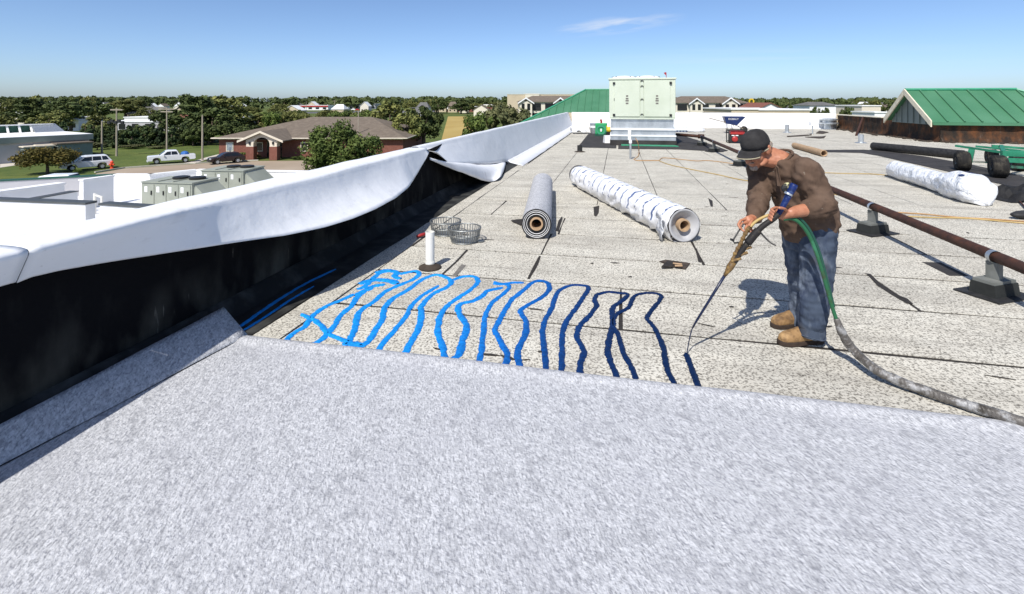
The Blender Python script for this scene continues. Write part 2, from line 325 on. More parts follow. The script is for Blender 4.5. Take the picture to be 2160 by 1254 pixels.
# ---- the roof we stand on
UL, UR, VB, VC = -3.02, 12.9, 33.2, 23.5      # left wall, right wall, far wall, corner of the right wall
deck = MB()
deck.slab([R(u, v)[:2] for u, v in ((-3.34, -8), (30, -8), (30, VC + .3), (UR + .3, VC + .3), (UR + .3, VB + .4), (-3.34, VB + .4))], -0.35, -0.006)
roof = deck.build('roof', M['tar']); tag(roof, kind='structure')
bw = MB(); bw.slab([R(u, v)[:2] for u, v in ((-3.3, -7.9), (29.9, -7.9), (29.9, VB + 2), (UR + .4, VB + 6), (-3.3, VB + .35))], GZ, -0.36)
bw.build('outer_wall', M['beige'], roof)
def wavy_sheet(u0, u1, v0, v1, z=0.0, jit=0.006, th=0.006):
    pts = []; nu = max(2, int((u1 - u0) / 0.55)); nv = max(2, int((v1 - v0) / 0.55))
    for k in range(nu): pts.append((lerp(u0, u1, k / nu), v0))
    for k in range(nv): pts.append((u1, lerp(v0, v1, k / nv)))
    for k in range(nu): pts.append((lerp(u1, u0, k / nu), v1))
    for k in range(nv): pts.append((u0, lerp(v1, v0, k / nv)))
    q = [R(a + random.uniform(-jit, jit), b + random.uniform(-jit, jit))[:2] for a, b in pts]
    b = MB(); b.slab(q, z - th, z + random.uniform(-0.001, 0.001)); return b.build('roof_sheet', M['sheet'], roof)
rows = [2.95, 3.79, 4.62, 5.46, 6.33, 7.23, 8.27]
def uof(px, py): return uv(G(px, py))[0]
joints = {1: [uof(1310, 655)], 2: [uof(960, 571) - 0.08, uof(1875, 610)], 3: [uof(1128, 563), uof(1478, 545)], 4: [uof(1182, 483), uof(1500, 500) + 2.2], 5: [uof(1032, 457), uof(1440, 470) + 1.6], 0: [3.9]}
GAP = 0.012
for k in range(6):
    js = sorted([-2.36] + joints.get(k, []) + [4.9 + 0.37 * k * (1 if k % 2 else 1.6), 11.4 + k * 0.3, 17.0])
    for a, b in zip(js[:-1], js[1:]): wavy_sheet(a + GAP, b - GAP, rows[k] + .018, rows[k + 1] - .018, jit=.009)
v = 2.95                                                        # edge strip beside the wall
for L_ in (3.6, 3.2, 2.2, 1.4):
    wavy_sheet(-2.585, -2.36 - 0.010, v + GAP, v + L_ - GAP, jit=0.012); v += L_
# right-hand rows go a little farther before the lengthwise sheets begin
for k, (a, b) in enumerate(((8.27, 9.15),)):
    wavy_sheet(3.1 + GAP, 7.4 - GAP, a + GAP, b - GAP); wavy_sheet(7.4 + GAP, 17 - GAP, a + GAP, b - GAP)
u = -2.36; ncol = 0
widths = [1.05, 0.98, 1.02, 0.97, 1.1, 1.0]
while u < 17.5:
    w = widths[ncol % 6]; vmax = VB - .1 if u + w < UR + .2 else VC - .1
    if u < UR < u + w: w2 = w
    v = 8.27 if u < 3.0 else 9.15
    if abs(u - 3.1) < 0.6 and u + w > 3.1: v = 9.15
    first = True
    while v < vmax - 0.05:
        ln = random.choice((1.2, 1.6, 2.1, 2.6)) if v < 17 else random.choice((2.2, 3.0, 4.0))
        if first: ln *= random.uniform(0.4, 1.0); first = False
        e = min(v + ln, vmax)
        if vmax - e < 0.6: e = vmax
        # only where the camera can see
        if R(u, e).y * 1.05 + 1.2 > R(u, e).x: wavy_sheet(u + .007, u + w - .007, v + .014, e - .014, jit=0.004)
        v = e
    u += w; ncol += 1
# asphalt bleed and repair strips at the end laps, lying on the sheets
def roof_patch(pix, mt, z=0.004, name='repair_patch', th=0.003):
    b = MB(); b.slab([G(x, y, z)[:2] for x, y in pix], z - th, z); return b.build(name, mt, roof)
M['greypatch'] = mat('grey_lap_strip', (0.12, 0.11, 0.10), (0.2, 0.185, 0.165), rough=0.9, scale=20)
roof_patch([(953, 583), (962, 584), (983, 560), (973, 558)], M['greypatch'])
roof_patch([(1112, 588), (1117, 589), (1131, 566), (1136, 556), (1141, 541), (1137, 540), (1128, 556)], M['tar'])
roof_patch([(1473, 553), (1479, 554), (1477, 540), (1469, 524), (1466, 525), (1470, 540)], M['tar'])
roof_patch([(1827, 577), (1836, 578), (1862, 603), (1893, 622), (1914, 630), (1926, 641), (1912, 640), (1884, 624), (1851, 603)], M['tar'])
roof_patch([(1172, 487), (1178, 489), (1187, 460), (1185, 457), (1178, 466)], M['tar'])
roof_patch([(1945, 553), (1984, 554), (2043, 582), (2003, 582)], M['blackmat'], name='roofing_patch')
roof_patch([(1252, 437), (1264, 434), (1263, 449), (1258, 457), (1253, 455)], M['tar'])
roof_patch([(1494, 418), (1503, 424), (1504, 436), (1499, 436)], M['tar'])
fk = MB(); rf_ = random.Random(12)
for k in range(70):
    vv = 3.2 + rf_.random() ** 1.6 * 26; uu = rf_.uniform(-2.3, min(12.5, 1.5 + vv * .8)); a = rf_.uniform(-.5, .5) + (math.pi / 2 if rf_.random() < .25 else 0); l = rf_.uniform(.015, .09); w = rf_.uniform(.006, .018)
    ca, sa = math.cos(a), math.sin(a); q = [R(uu + ca * x - sa * y, vv + sa * x + ca * y)[:2] for x, y in ((-l, 0), (-l * .3, -w), (l * .5, -w * .6), (l, w * .3), (l * .2, w))]
    fk.slab(q, .001, .005)
tag(fk.build('tar_flecks', M['tar'], roof), kind='stuff')
# ---- white skirt along the far half of the left wall
def polysheet(name, rows_, m, parent=None, th=0.004, smooth=True):
    b = MB(); b.grid(rows_); o = b.build(name, m, parent, smooth=smooth, fix=True); solidify(o, th); return o
# ================================================================== PARAPETS
lw = thing('parapet_wall', 'long low parapet wall at left, black below with white membrane draped over it', 'parapet', R(UL - 0.15, 15, 0), -PHI)
TW = .33                                                         # width of the parapet top
core = MB(); core.slab([R(a, b)[:2] for a, b in ((UL - TW + .03, -6), (UL - 0.05, -6), (UL - 0.05, 7.4), (UL - .25, 7.7), (UL - .25, VB - .05), (UL - TW + .03, VB - .05))], -0.3, 0.89)
core.build('wall_core', M['blackrub'], lw)
nv = 140; rws = []
for zi in range(13):
    z = 0.10 + 0.80 * zi / 12; r = []
    for k in range(nv + 1):
        v = lerp(-5.5, 13.9, k / nv); n = noise.noise(Vector((v * 1.3, z * 2, 4))) * 0.022
        r.append(R(UL - .022 + n * .8 - (.20 * (z - .1) / .8 * max(0, min(1, (v - 7.8) / 1.2))), v, z))
    rws.append(r)
bwall = MB(); bwall.grid(rws); bwall.build('black_membrane', M['blackwall'], lw, smooth=True)
ct = MB(); ct.grid([[R(UL + du + 0.015 * noise.noise(Vector((v * 2, du * 9, 1))), v, z) for v in [lerp(-5.5, 13.9, k / 60) for k in range(61)]] for du, z in ((-.02, 0.13), (0.01, 0.125), (0.10, 0.006), (0.13, 0.004))])
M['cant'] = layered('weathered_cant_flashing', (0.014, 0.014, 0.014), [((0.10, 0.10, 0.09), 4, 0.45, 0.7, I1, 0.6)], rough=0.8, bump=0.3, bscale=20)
ct.build('cant_strip', M['cant'], lw, smooth=True)
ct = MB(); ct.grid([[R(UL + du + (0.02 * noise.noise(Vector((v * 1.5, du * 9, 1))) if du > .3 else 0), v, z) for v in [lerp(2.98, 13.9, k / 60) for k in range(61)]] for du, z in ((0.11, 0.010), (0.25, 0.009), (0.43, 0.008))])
ct.build('flashing_shade_strip', M['cant'], lw, smooth=True)  # base flashing, widened so its dark colour also stands for shade on the roof
def drape(name, low, v_end_near=None, v_end_far=None, steps=90, mt=None, wob=0.016):
    """white membrane from outside face over the top and down the inside to a lower edge given by (px, py, bulge)"""
    L = []
    for px, py, bl in low:
        p = PU(px, py, UL + bl); L.append((uv(p)[1], p.z, bl))
    L.sort(); va, vb = L[0][0], L[-1][0]
    def at(v):
        for (v0, z0, b0), (v1, z1, b1) in zip(L[:-1], L[1:]):
            if v <= v1 or v1 == vb:
                t = max(0, min(1, (v - v0) / (v1 - v0))); return lerp(z0, z1, t), lerp(b0, b1, t)
    prof = [(-TW - .03, 0.50), (-TW - .025, 0.70), (-TW - .02, 0.90), (-TW, 0.93), (-TW + .05, 0.943), (-.20, 0.946), (-.10, 0.946), (-0.03, 0.945), (0.008, 0.940), (0.02, 0.925)]
    rw = [[] for _ in range(len(prof) + 16)]
    for k in range(steps + 1):
        v = lerp(va, vb, k / steps); zl, bl = at(v)
        oh = .15 * max(0, min(1, (7.5 - v) / 2.5))                     # the sheet stands off the wall at its near end
        for j, (du, z) in enumerate(prof):
            if j >= 5: du += oh; z += oh * .18
            w = noise.noise(Vector((v * 1.7, du * 4, 2.0))) * wob * 0.6
            rw[j].append(R(UL + du, v, z + w))
        ztop = 0.915 + oh * .18
        for j in range(16):
            t = (j + 1) / 16; z = lerp(ztop, min(zl, 0.9), t)
            fold = min(bl, .30) * t + max(0, bl - .30) * t ** 3
            w = noise.noise(Vector((v * 1.4, z * 2.2, 9.0))) * wob + noise.noise(Vector((v * 4.5, z * 1.5, 3.0))) * wob * 0.35
            rw[len(prof) + j].append(R(UL + 0.02 + max(oh * (1 - t * .5), 0) + max(0, fold - oh * .5 * t) + w * min(1, t * 3) * .8, v, z))
    return polysheet(name, rw, mt or M['white'], lw, 0.004)
near_low = [(20, 596, .04), (45, 585, .04), (110, 571, .05), (200, 556, .06), (300, 541, .08), (450, 518, .19), (600, 496, .38), (680, 479, .46), (740, 461, .52), (790, 441, .54), (830, 418, .49), (858, 396, .38), (873, 376, .22), (886, 353, .13), (897, 335, .07), (903, 322, .04)]
drape('white_membrane', near_low)
drape('white_membrane', [(-1500, 1032, .04), (-420, 720, .04), (-200, 652, .04), (16, 594, .035)], steps=30)
# far membrane: attached from v_f on, peeled off the base near its free end
pf = uv(PU(907, 318, UL))[1]
vs = [lerp(pf, VB - .05, (k / 120) ** 1.25) for k in range(121)]
vcr = uv(PU(1064, 340, UL + 0.02))[1]
def crease_z(v):
    if v > vcr: return 0.02
    pts = [(pf, 0.86), (uv(PU(934, 344, UL))[1], PU(934, 344, UL).z), (uv(PU(1022, 346, UL))[1], PU(1022, 346, UL).z), (vcr, PU(1064, 340, UL).z)]
    for (a, za), (b, zb) in zip(pts[:-1], pts[1:]):
        if v <= b: return lerp(za, zb, (v - a) / (b - a))
    return pts[-1][1]
prof = [(-TW - .03, 0.50), (-TW - .02, 0.90), (-TW, 0.93), (-.30, 0.942), (-.25, 0.945), (-.22, 0.942), (-.195, 0.93), (-.185, 0.90)]
rw = [[R(UL + du, v, z + noise.noise(Vector((v * 1.1, du * 4, 5))) * 0.008) for v in vs] for du, z in prof]
for j in range(1, 10):
    t = j / 9
    rw.append([R(UL - .18 + .30 * t + noise.noise(Vector((v * 1.2, t * 2, 8))) * 0.012, v, lerp(0.90, crease_z(v), t)) for v in vs])
polysheet('white_membrane', rw, M['white'], lw, 0.004)
# the peeled flap: ruled between the crease on the wall and its outer free edge
cre = catmull([PU(906, 333, UL + .015), PU(934, 344, UL + .02), PU(978, 346, UL + .02), PU(1022, 346, UL + .02), PU(1050, 343, UL + .02), PU(1064, 340, UL + .02)], 6)
out = catmull([PU(907, 338, UL + .03), PU(938, 351, UL + .12), PU(975, 365, UL + .26), G(1031, 384, .03), G(1056, 373, .06), PU(1067, 345, UL + .10)], 6)
fl = []
for j in range(11):
    t = j / 10; r = []
    for k, (a, b) in enumerate(zip(cre, out)):
        p = a.lerp(b, t); s = math.sin(math.pi * t) * math.sin(math.pi * k / (len(cre) - 1))
        p = p + Vector((CP, -SP, 0)) * 0.12 * s + Vector((0, 0, 0.07 * s + 0.012 * noise.noise(p * 3))); r.append(p)
    fl.append(r)
polysheet('peeled_flap', fl, M['whitedirt'], lw, 0.004)
sk = []
for du, z in ((0.10, 0.08), (0.13, 0.03), (0.18, 0.012), (0.62, 0.011)):
    sk.append([R(UL + du + (0 if du < .5 else 0.03 * noise.noise(Vector((v, 0, 3)))), v - (0.0 if du < .5 else 0.6 * max(0, 1 - (v - vcr) / 1.5)), z) for v in [lerp(vcr + 0.1, VB - .05, (k / 60) ** 1.3) for k in range(61)]])
polysheet('white_skirt', sk, M['whitedirt'], lw, 0.004)
# back wall
bk = thing('parapet_wall', 'white parapet wall closing the far end of the roof', 'parapet', R(5.5, VB, 0), -PHI)
b = MB(); b.slab([R(a, c)[:2] for a, c in ((UL - TW, VB), (UR + .05, VB), (UR + .05, VB + .3), (UL - TW, VB + .3))], -0.3, 0.91); b.build('wall_core', M['beige'], bk)
rw = []
for dv, z in ((0.34, .5), (0.33, .92), (0.27, .94), (0.05, .94), (-0.012, .92), (-0.016, .6), (-0.016, .3), (-0.02, .06), (-.25, .012)):
    rw.append([R(lerp(UL + .03, UR - .1, k / 80), VB + dv + noise.noise(Vector((k * .3, z * 2, 1))) * .012, z + noise.noise(Vector((k * .25, z, 7))) * .006) for k in range(81)])
polysheet('white_membrane', rw, M['white'], bk, 0.004)
# right wall, old rusty tar face
rt = thing('parapet_wall', 'old parapet wall at right with rusty brown tarred face', 'parapet', R(UR + .15, 29, 0), -PHI)
def rough_face(a, c, z0, z1, nrm, n=60, amp=.03):
    rw = []
    for j in range(9):
        z = lerp(z0, z1, j / 8)
        rw.append([R(lerp(a[0], c[0], k / n), lerp(a[1], c[1], k / n), z) + nrm * (noise.noise(Vector((k * .35, z * 3, 2))) * amp + (0.10 * (1 - j / 2) if j < 2 else 0)) for k in range(n + 1)])
    return rw
nU = -Vector((CP, -SP, 0)); nV = -Vector((SP, CP, 0))
b = MB(); b.slab([R(a, c)[:2] for a, c in ((UR + .03, VC + .05), (UR + .35, VC + .05), (UR + .35, VB + 1.5), (UR + .03, VB + 1.5))], -0.3, .84); b.build('wall_core', M['beige'], rt)
b = MB(); b.grid(rough_face((UR, VC), (UR, VB + .1), 0, .85, nU)); b.build('tarred_face', M['rust'], rt, smooth=True)
b = MB(); b.slab([R(a, c)[:2] for a, c in ((UR - .05, VC + 4.6), (UR + .40, VC + 4.6), (UR + .40, VB + 1.5), (UR - .05, VB + 1.5))], .842, .875); b.build('metal_coping', M['creamtrim'], rt)
rt2 = thing('parapet_wall', 'rusty brown tarred wall under the eave of the green roof at right', 'parapet', R(20, VC + .1, 0), -PHI)
b = MB(); b.slab([R(a, c)[:2] for a, c in ((UR + .38, VC + .06), (30, VC + .06), (30, VC + .4), (UR + .38, VC + .4))], -0.3, .84); b.build('wall_core', M['beige'], rt2)
b = MB(); b.grid(rough_face((UR - .02, VC), (30, VC), 0, .86, nV, n=110)); b.build('tarred_face', M['rust'], rt2, smooth=True)
# ---- green gabled roof standing behind the right wall
def rib(p, q, parent, m, n, h=0.05, w=0.022, name='seam_rib'):
    """a standing seam from p to q, on a plane with normal n"""
    p = Vector(p); q = Vector(q); d = (q - p).normalized(); s = d.cross(n).normalized() * w
    b = MB(); b.prism([p - s, p + s, q + s, q - s], n * h); return b.build(name, m, parent)
gr = thing('gabled_roof', 'green standing seam metal roof with cream rake trim behind the right wall', 'roof', R(16, VC + 2.3, .85), -PHI)
UG = UR - .12; gx_ = [PU(*q, UR - .37) for q in ((1966, 258), (1866, 249), (1909, 191))]; v0, v1, vr = [uv(q)[1] for q in gx_]; ze, zr = .83, gx_[2].z
ur_end = uv(PV(2143, 189, vr))[0]
def nrm3(a, b, c): return (Vector(b) - Vector(a)).cross(Vector(c) - Vector(a)).normalized()
A0, A1 = R(UG - .25, v0, ze), R(ur_end + 2.6, v0, ze); B0, B1 = R(UG - .25, vr, zr), R(ur_end, vr, zr); C0, C1 = R(UG - .25, v1, ze), R(ur_end + 2.6, v1, ze)
th = Vector((0, 0, -.06))
b = MB(); b.prism([A0, A1, B1, B0], th); b.build('roof_slope', M['greenroof'], gr)
b = MB(); b.prism([C0, C1, B1, B0], th); b.build('roof_slope', M['greenroof'], gr)
b = MB(); b.prism([A1, C1, B1], th); b.build('hip_slope', M['greenroof'], gr)
n1 = nrm3(A0, A1, B1); n1 = n1 if n1.z > 0 else -n1
k = 0; uu = UG + .3
while uu < ur_end + 2.4:
    p = R(uu, v0, ze); f = 1.0 if uu < ur_end else 1 - (uu - ur_end) / 2.6
    rib(p, p.lerp(R(uu, vr, zr), f), gr, M['greenroof'], n1, .055, .03); uu += .6
b = MB(); b.tube([B0 + Vector((0, 0, .03)), B1 + Vector((0, 0, .03))], .07, 6); b.build('ridge_cap', M['greentrim'], gr)
b = MB(); b.tube([B1 + Vector((0, 0, .03)), A1 + Vector((0, 0, .03))], .06, 6); b.build('hip_cap', M['greentrim'], gr)
for P_, Q_ in ((A0, B0), (C0, B0)):
    b = MB(); d = Vector((CP, -SP, 0)) * -.05; b.prism([P_ + Vector((0, 0, -.20)), P_ + Vector((0, 0, .06)), Q_ + Vector((0, 0, .06)), Q_ + Vector((0, 0, -.20))], d); b.build('rake_trim', M['creamtrim'], gr)
b = MB(); b.prism([R(UG, v0 + .15, .70), R(UG, v1 - .15, .70), R(UG, v1 - .15, ze), R(UG, vr, zr - .1), R(UG, v0 + .15, ze)], Vector((CP, -SP, 0)) * .1); b.build('gable_wall', M['steelblue'], gr)
vv = v0 + .4
while vv < v1 - .3:
    zt = lerp(ze, zr, 1 - abs(vv - vr) / (vr - v0 if vv < vr else v1 - vr)) - .12
    rib(R(UG, vv, .72), R(UG, vv, max(.8, zt)), gr, M['steelblue'], nU, .05, .03, 'gable_batten'); vv += .46
b = MB(); b.prism([R(UG - .25, v0 - .02, ze - .12), R(ur_end + 2.6, v0 - .02, ze - .12), R(ur_end + 2.6, v0 - .02, ze - .02), R(UG - .25, v0 - .02, ze - .02)], nV * .07); b.build('gutter', M['greenroof'], gr)
# ---- green hip roof beyond the far end
gh = thing('hip_roof', 'green standing seam hip roof behind the far white parapet', 'roof', R(0, VB + 5, 0), -PHI)
HV0, HV1, HV2 = VB + .8, VB + 5.6, VB + 10.4
EL = PV(1092, 264, HV0); AL = PV(1236, 190, HV1); ul, zl_ = uv(EL)[0], EL.z; ua, za = uv(AL)[0], AL.z
uR = uv(PV(1424, 250, HV0))[0]; ub = uv(PV(1352, 190, HV1))[0]
E0, E1 = R(ul, HV0, zl_), R(uR, HV0, zl_); T0, T1 = R(ua, HV1, za), R(ub, HV1, za); F0, F1 = R(ul, HV2, zl_), R(uR, HV2, zl_)
for nm, q in (('roof_slope', (E0, E1, T1, T0)), ('roof_slope', (F0, F1, T1, T0)), ('hip_slope', (E0, F0, T0)), ('hip_slope', (E1, F1, T1))):
    b = MB(); b.prism(q, th); b.build(nm, M['greenroof'], gh)
n1 = nrm3(E0, E1, T1); n1 = n1 if n1.z > 0 else -n1
uu = ul + .45
while uu < uR - .2:
    f = 1.0
    if uu < ua: f = (uu - ul) / (ua - ul)
    if uu > ub: f = (uR - uu) / (uR - ub)
    p = R(uu, HV0, zl_); rib(p, p.lerp(R(uu, HV1, za), f), gh, M['greenroof'], n1, .05, .02); uu += .5
for P_, Q_ in ((E0, T0), (T0, T1), (T1, E1)):
    b = MB(); b.tube([P_ + Vector((0, 0, .03)), Q_ + Vector((0, 0, .03))], .06, 6); b.build('ridge_cap', M['greentrim'], gh)
b = MB(); b.slab([R(a, c)[:2] for a, c in ((ul + .4, HV0 + .4), (uR - .4, HV0 + .4), (uR - .4, HV2 - .4), (ul + .4, HV2 - .4))], GZ, zl_ - .07); b.build('wall', M['beige'], gh)
# ================================================================== LOWER ROOF AT LEFT
LZ = -3.5
lp = [G(-260, 394, -2.4), G(0, 380, -2.4), G(239, 368, -2.4), G(316, 368, -2.4), G(414, 358, -2.4), G(660, 362, -2.4)]
b = MB(); b.slab([p[:2] for p in lp] + [R(-3.4, uv(lp[-1])[1])[:2], R(-3.4, -6)[:2], (-34, -4)], LZ - .4, LZ)
lr = b.build('lower_roof', M['whitedirt']); tag(lr, kind='structure')
b = MB(); b.slab([(p * .985)[:2] for p in lp] + [R(-3.45, uv(lp[-1])[1] - .5)[:2], R(-3.45, -5.5)[:2], (-33, -3)], GZ, LZ - .4); b.build('outer_wall', M['beige'], lr)
def wall_seg(label, A, B, zt, mt, capm, th=.3, zb=LZ, name='low_wall', caph=.07, inset=0.0):
    A = Vector((A[0], A[1], 0)); B = Vector((B[0], B[1], 0)); d = (B - A).normalized(); n = Vector((-d.y, d.x, 0))
    if n.y < 0: n = -n
    t = thing(name, label, 'wall', ((A + B) / 2 + Vector((0, 0, zb))), 0)
    w = MB(); w.slab([p[:2] for p in (A, B, B + n * th, A + n * th)], zb, zt - caph); w.build('wall_face', mt, t)
    e = .035
    c = MB(); c.slab([p[:2] for p in (A - d * e - n * e, B + d * e - n * e, B + d * e + n * (th + e), A - d * e + n * (th + e))], zt - caph, zt); c.build('coping', capm, t)
    return t
M['darkcap'] = mat('dark_metal_coping', (0.06, 0.065, 0.065), rough=0.5, scale=2)
M['greencap'] = mat('dark_green_coping', (0.015, 0.075, 0.05), rough=0.5, scale=2)
M['whitewall'] = mat('white_wall_membrane', (0.78, 0.775, 0.76), rough=0.7, scale=1.2, var=0.05)
wall_seg('grey parapet with dark green coping round the lower roof', lp[0], lp[2], -2.4, M['greywall'], M['greencap'])
wall_seg('white parapet corner beyond the lower roof, right of the green coping', lp[2], lp[3], -2.4, M['whitewall'], M['whitewall'])
wall_seg('white parapet rising behind the nearer grey roof unit', lp[3], lp[4], -2.4, M['whitewall'], M['whitewall'])
wall_seg('white parapet end beside the farther grey roof unit', lp[4], lp[5], -2.4, M['whitewall'], M['whitewall'])
wall_seg('white wall with dark coping, nearest of the lower roof walls at far left', G(-160, 415, -1.8), G(180, 428, -1.8), -1.8, M['whitewall'], M['darkcap'], th=.35)
wall_seg('short white wall with thin dark coping below the grey roof unit', G(211, 429, -1.8), G(420, 443, -1.8), -1.8, M['whitewall'], M['darkcap'], th=.3)
wall_seg('low white wall slanting up behind the dark capped wall', G(-60, 412, -2.2), G(136, 386, -2.2), -2.2, M['whitewall'], M['whitewall'], th=.5)
wall_seg('low white block between the slanting wall and the tall white panel', G(60, 422, -2.45), G(164, 403, -2.45), -2.45, M['whitewall'], M['darkcap'], th=.4, caph=.03)
wall_seg('tall upright white panel wall on the lower roof', G(176, 379, -2.05), G(240, 370, -2.05), -2.05, M['whitewall'], M['whitewall'], th=.25)
b = MB(); p0 = G(200, 452, LZ); b.tube([p0, p0 + Vector((0, 0, .95))], .06, 10); b.tube([p0 + Vector((.28, .05, 0)), p0 + Vector((.28, .05, .8))], .05, 10)
b.tube([p0 + Vector((0, 0, .88)), p0 + Vector((.28, .05, .75))], .05, 8)
tag(b.build('vent_pipe', M['pvc']), 'white vent pipe between the white lower roof walls', 'pipe')
def low_rtu(label, c0, c1, c2, zt, zb, ndoor):
    """roof unit from three top corners: front left, front right, back right"""
    fx = (c1 - c0); fx.z = 0; W = fx.length; fx.normalize(); dep = (c2 - c1); dep.z = 0; n = Vector((-fx.y, fx.x, 0)); D = max(1.6, abs(dep.dot(n)))
    ang = math.atan2(fx.y, fx.x); t = thing('rooftop_unit', label, 'air conditioner', (c0.x, c0.y, zb), ang)
    H = zt - zb
    b = MB(); b.box((0, 0, .12), (W, D, H - .05)); b.build('cabinet', M['rtu2'], t, True)
    b = MB(); b.box((-.04, -.04, H - .05), (W + .04, D + .04, H)); b.build('top_panel', M['rtu2'], t, True)
    b = MB(); b.box((.05, .05, 0), (W - .05, D - .05, .12)); b.build('curb', M['galv'], t, True)
    for k in range(ndoor):
        x0 = .05 + (W - .1) * k / ndoor; x1 = .05 + (W - .1) * (k + 1) / ndoor
        b = MB(); b.box((x0 + .02, -.025, .2), (x1 - .02, 0, H - .12)); d = b.build('access_panel', M['rtu2'], t, True)
        b = MB(); b.box((x1 - .16, -.06, H * .62), (x1 - .11, -.025, H * .74)); h = b.build('latch', M['dark'], t, True)
        b = MB(); b.box((x1 - .16, -.055, .3), (x1 - .11, -.025, .4)); b.build('latch', M['dark'], t, True)
        b = MB(); b.box((x0 + .12, -.03, H * .70), (x0 + .26, -.025, H * .86)); b.build('sticker', M['whitep'], t, True)
    for k in range(2):
        b = MB(); b.box((W * (.3 + .3 * k), .02, H), (W * (.3 + .3 * k) + .06, D - .02, H + .03)); b.build('top_seam', M['rtu2'], t, True)
    b = MB(); b.lathe([(.34, 0), (.36, .10), (.30, .12)], 18, (W * .78, D * .6, H)); b.build('fan_ring', M['dark'], t, True)
    b = MB(); b.lathe([(.34, 0), (.36, .10), (.30, .12)], 18, (W * .45, D * .6, H)); b.build('fan_ring', M['dark'], t, True)
    # rain hood on the right end: sloping lid over an open dark throat
    b = MB(); b.prism([(W, .1, H - .08), (W + .85, .1, H * .45), (W + .85, .1, H * .38), (W, .1, H * .38)], (0, D - .2, 0)); b.build('rain_hood', M['rtu2'], t, True)
    b = MB(); b.box((W + .02, .15, H * .30), (W + .8, D - .15, H * .375)); b.build('hood_filter', M['dark'], t, True)
    return t
low_rtu('nearer grey green rooftop unit with latched doors on the lower roof', G(299, 383, -1.95), G(405, 386, -1.95), G(462, 375, -1.95), -1.95, -3.5, 4)
low_rtu('farther grey green rooftop unit with sloping rain hood on the lower roof', G(425, 359, -1.95), G(513, 360, -1.95), G(556, 350, -1.95), -1.95, -3.5, 3)
# ================================================================== FLEECE SHEET
fs = thing('fleece_membrane', 'pale grey fleece backed membrane spread over the foreground roof', 'membrane', R(2, 0, 0), -PHI)
VE = 3.11
def crease_u(v): return lerp(-2.82, -2.61, max(0, min(1, (v - 1.6) / 1.5)))
rw = []; NV, NU = 70, 150
for j in range(NV + 1):
    tj = j / NV; r = []
    for k in range(NU + 1):
        tk = k / NU
        ve = VE + 0.012 * noise.noise(Vector((tk * 9, 1, 1)))
        v = lerp(-4.0, ve, 1 - (1 - tj) ** 1.8); cu = crease_u(v); uu = lerp(cu, 14.0, tk ** 1.4)
        lip = 0.016 * math.exp(-((v - (VE - 0.05)) / 0.05) ** 2)
        z = 0.007 + lip + 0.008 * max(0, noise.noise(Vector((uu * .9, v * 1.1, 0)))) + 0.004 * max(0, noise.noise(Vector((uu * 3, v * 3, 5))))
        if j == NV: z -= 0.008
        r.append(R(uu, v, z))
    rw.append(r)
b = MB(); b.grid(rw); o = b.build('field_sheet', M['fleece'], fs, smooth=True); solidify(o, .003)
rw = []
for j in range(9):
    t = j / 8; r = []
    for k in range(81):
        v = lerp(-4.0, VE + t * 0.14, k / 80); cu = crease_u(v)
        uu = lerp(cu + .005, UL + .085, t); z = 0.012 + 0.115 * t ** 1.25 + 0.006 * noise.noise(Vector((v * 2, t * 2, 3)))
        r.append(R(uu, v, z + 0.012 * math.sin(math.pi * t)))
    rw.append(r)
b = MB(); b.grid(rw); o = b.build('upturned_edge', M['fleece'], fs, smooth=True); solidify(o, .003)
# ================================================================== ADHESIVE BEADS
def adhesive_mat():
    m, nt, b = nmat('blue_foam_adhesive'); N = nt.nodes.new; L = nt.links.new
    geo = N('ShaderNodeNewGeometry'); dp = N('ShaderNodeVectorMath'); dp.operation = 'DOT_PRODUCT'; dp.inputs[1].default_value = (CP, -SP, 0)
    L(geo.outputs['Position'], dp.inputs[0])
    mr = N('ShaderNodeMapRange'); mr.inputs['From Min'].default_value = -2.55; mr.inputs['From Max'].default_value = 0.5; L(dp.outputs['Value'], mr.inputs['Value'])
    cr = N('ShaderNodeValToRGB'); e = cr.color_ramp.elements
    e[0].position = 0; e[0].color = (0.012, 0.26, 0.72, 1); e[1].position = 1; e[1].color = (0.002, 0.012, 0.05, 1)
    for p, c in ((.40, (0.008, 0.22, 0.64, 1)), (.58, (0.005, 0.115, 0.42, 1)), (.68, (0.003, 0.045, 0.19, 1)), (.78, (0.003, 0.018, 0.078, 1))):
        x = e.new(p); x.color = c
    L(mr.outputs[0], cr.inputs['Fac'])
    nz = N('ShaderNodeTexNoise'); nz.inputs['Scale'].default_value = 45; L(geo.outputs['Position'], nz.inputs['Vector'])
    m2 = N('ShaderNodeMapRange'); m2.inputs['From Min'].default_value = .35; m2.inputs['From Max'].default_value = .7; m2.inputs['To Min'].default_value = .8; m2.inputs['To Max'].default_value = 1.3; L(nz.outputs[0], m2.inputs['Value'])
    mm = N('ShaderNodeMixRGB'); mm.blend_type = 'MULTIPLY'; mm.inputs['Fac'].default_value = 1; L(cr.outputs[0], mm.inputs['Color1']); L(m2.outputs[0], mm.inputs['Color2'])
    L(mm.outputs[0], b.inputs['Base Color']); b.inputs['Roughness'].default_value = 0.5; b.inputs['Specular IOR Level'].default_value = 0.2
    bp = N('ShaderNodeBump'); bp.inputs['Strength'].default_value = .4; bp.inputs['Distance'].default_value = .004; L(nz.outputs[0], bp.inputs['Height']); L(bp.outputs[0], b.inputs['Normal'])
    return m
M['glue'] = adhesive_mat()
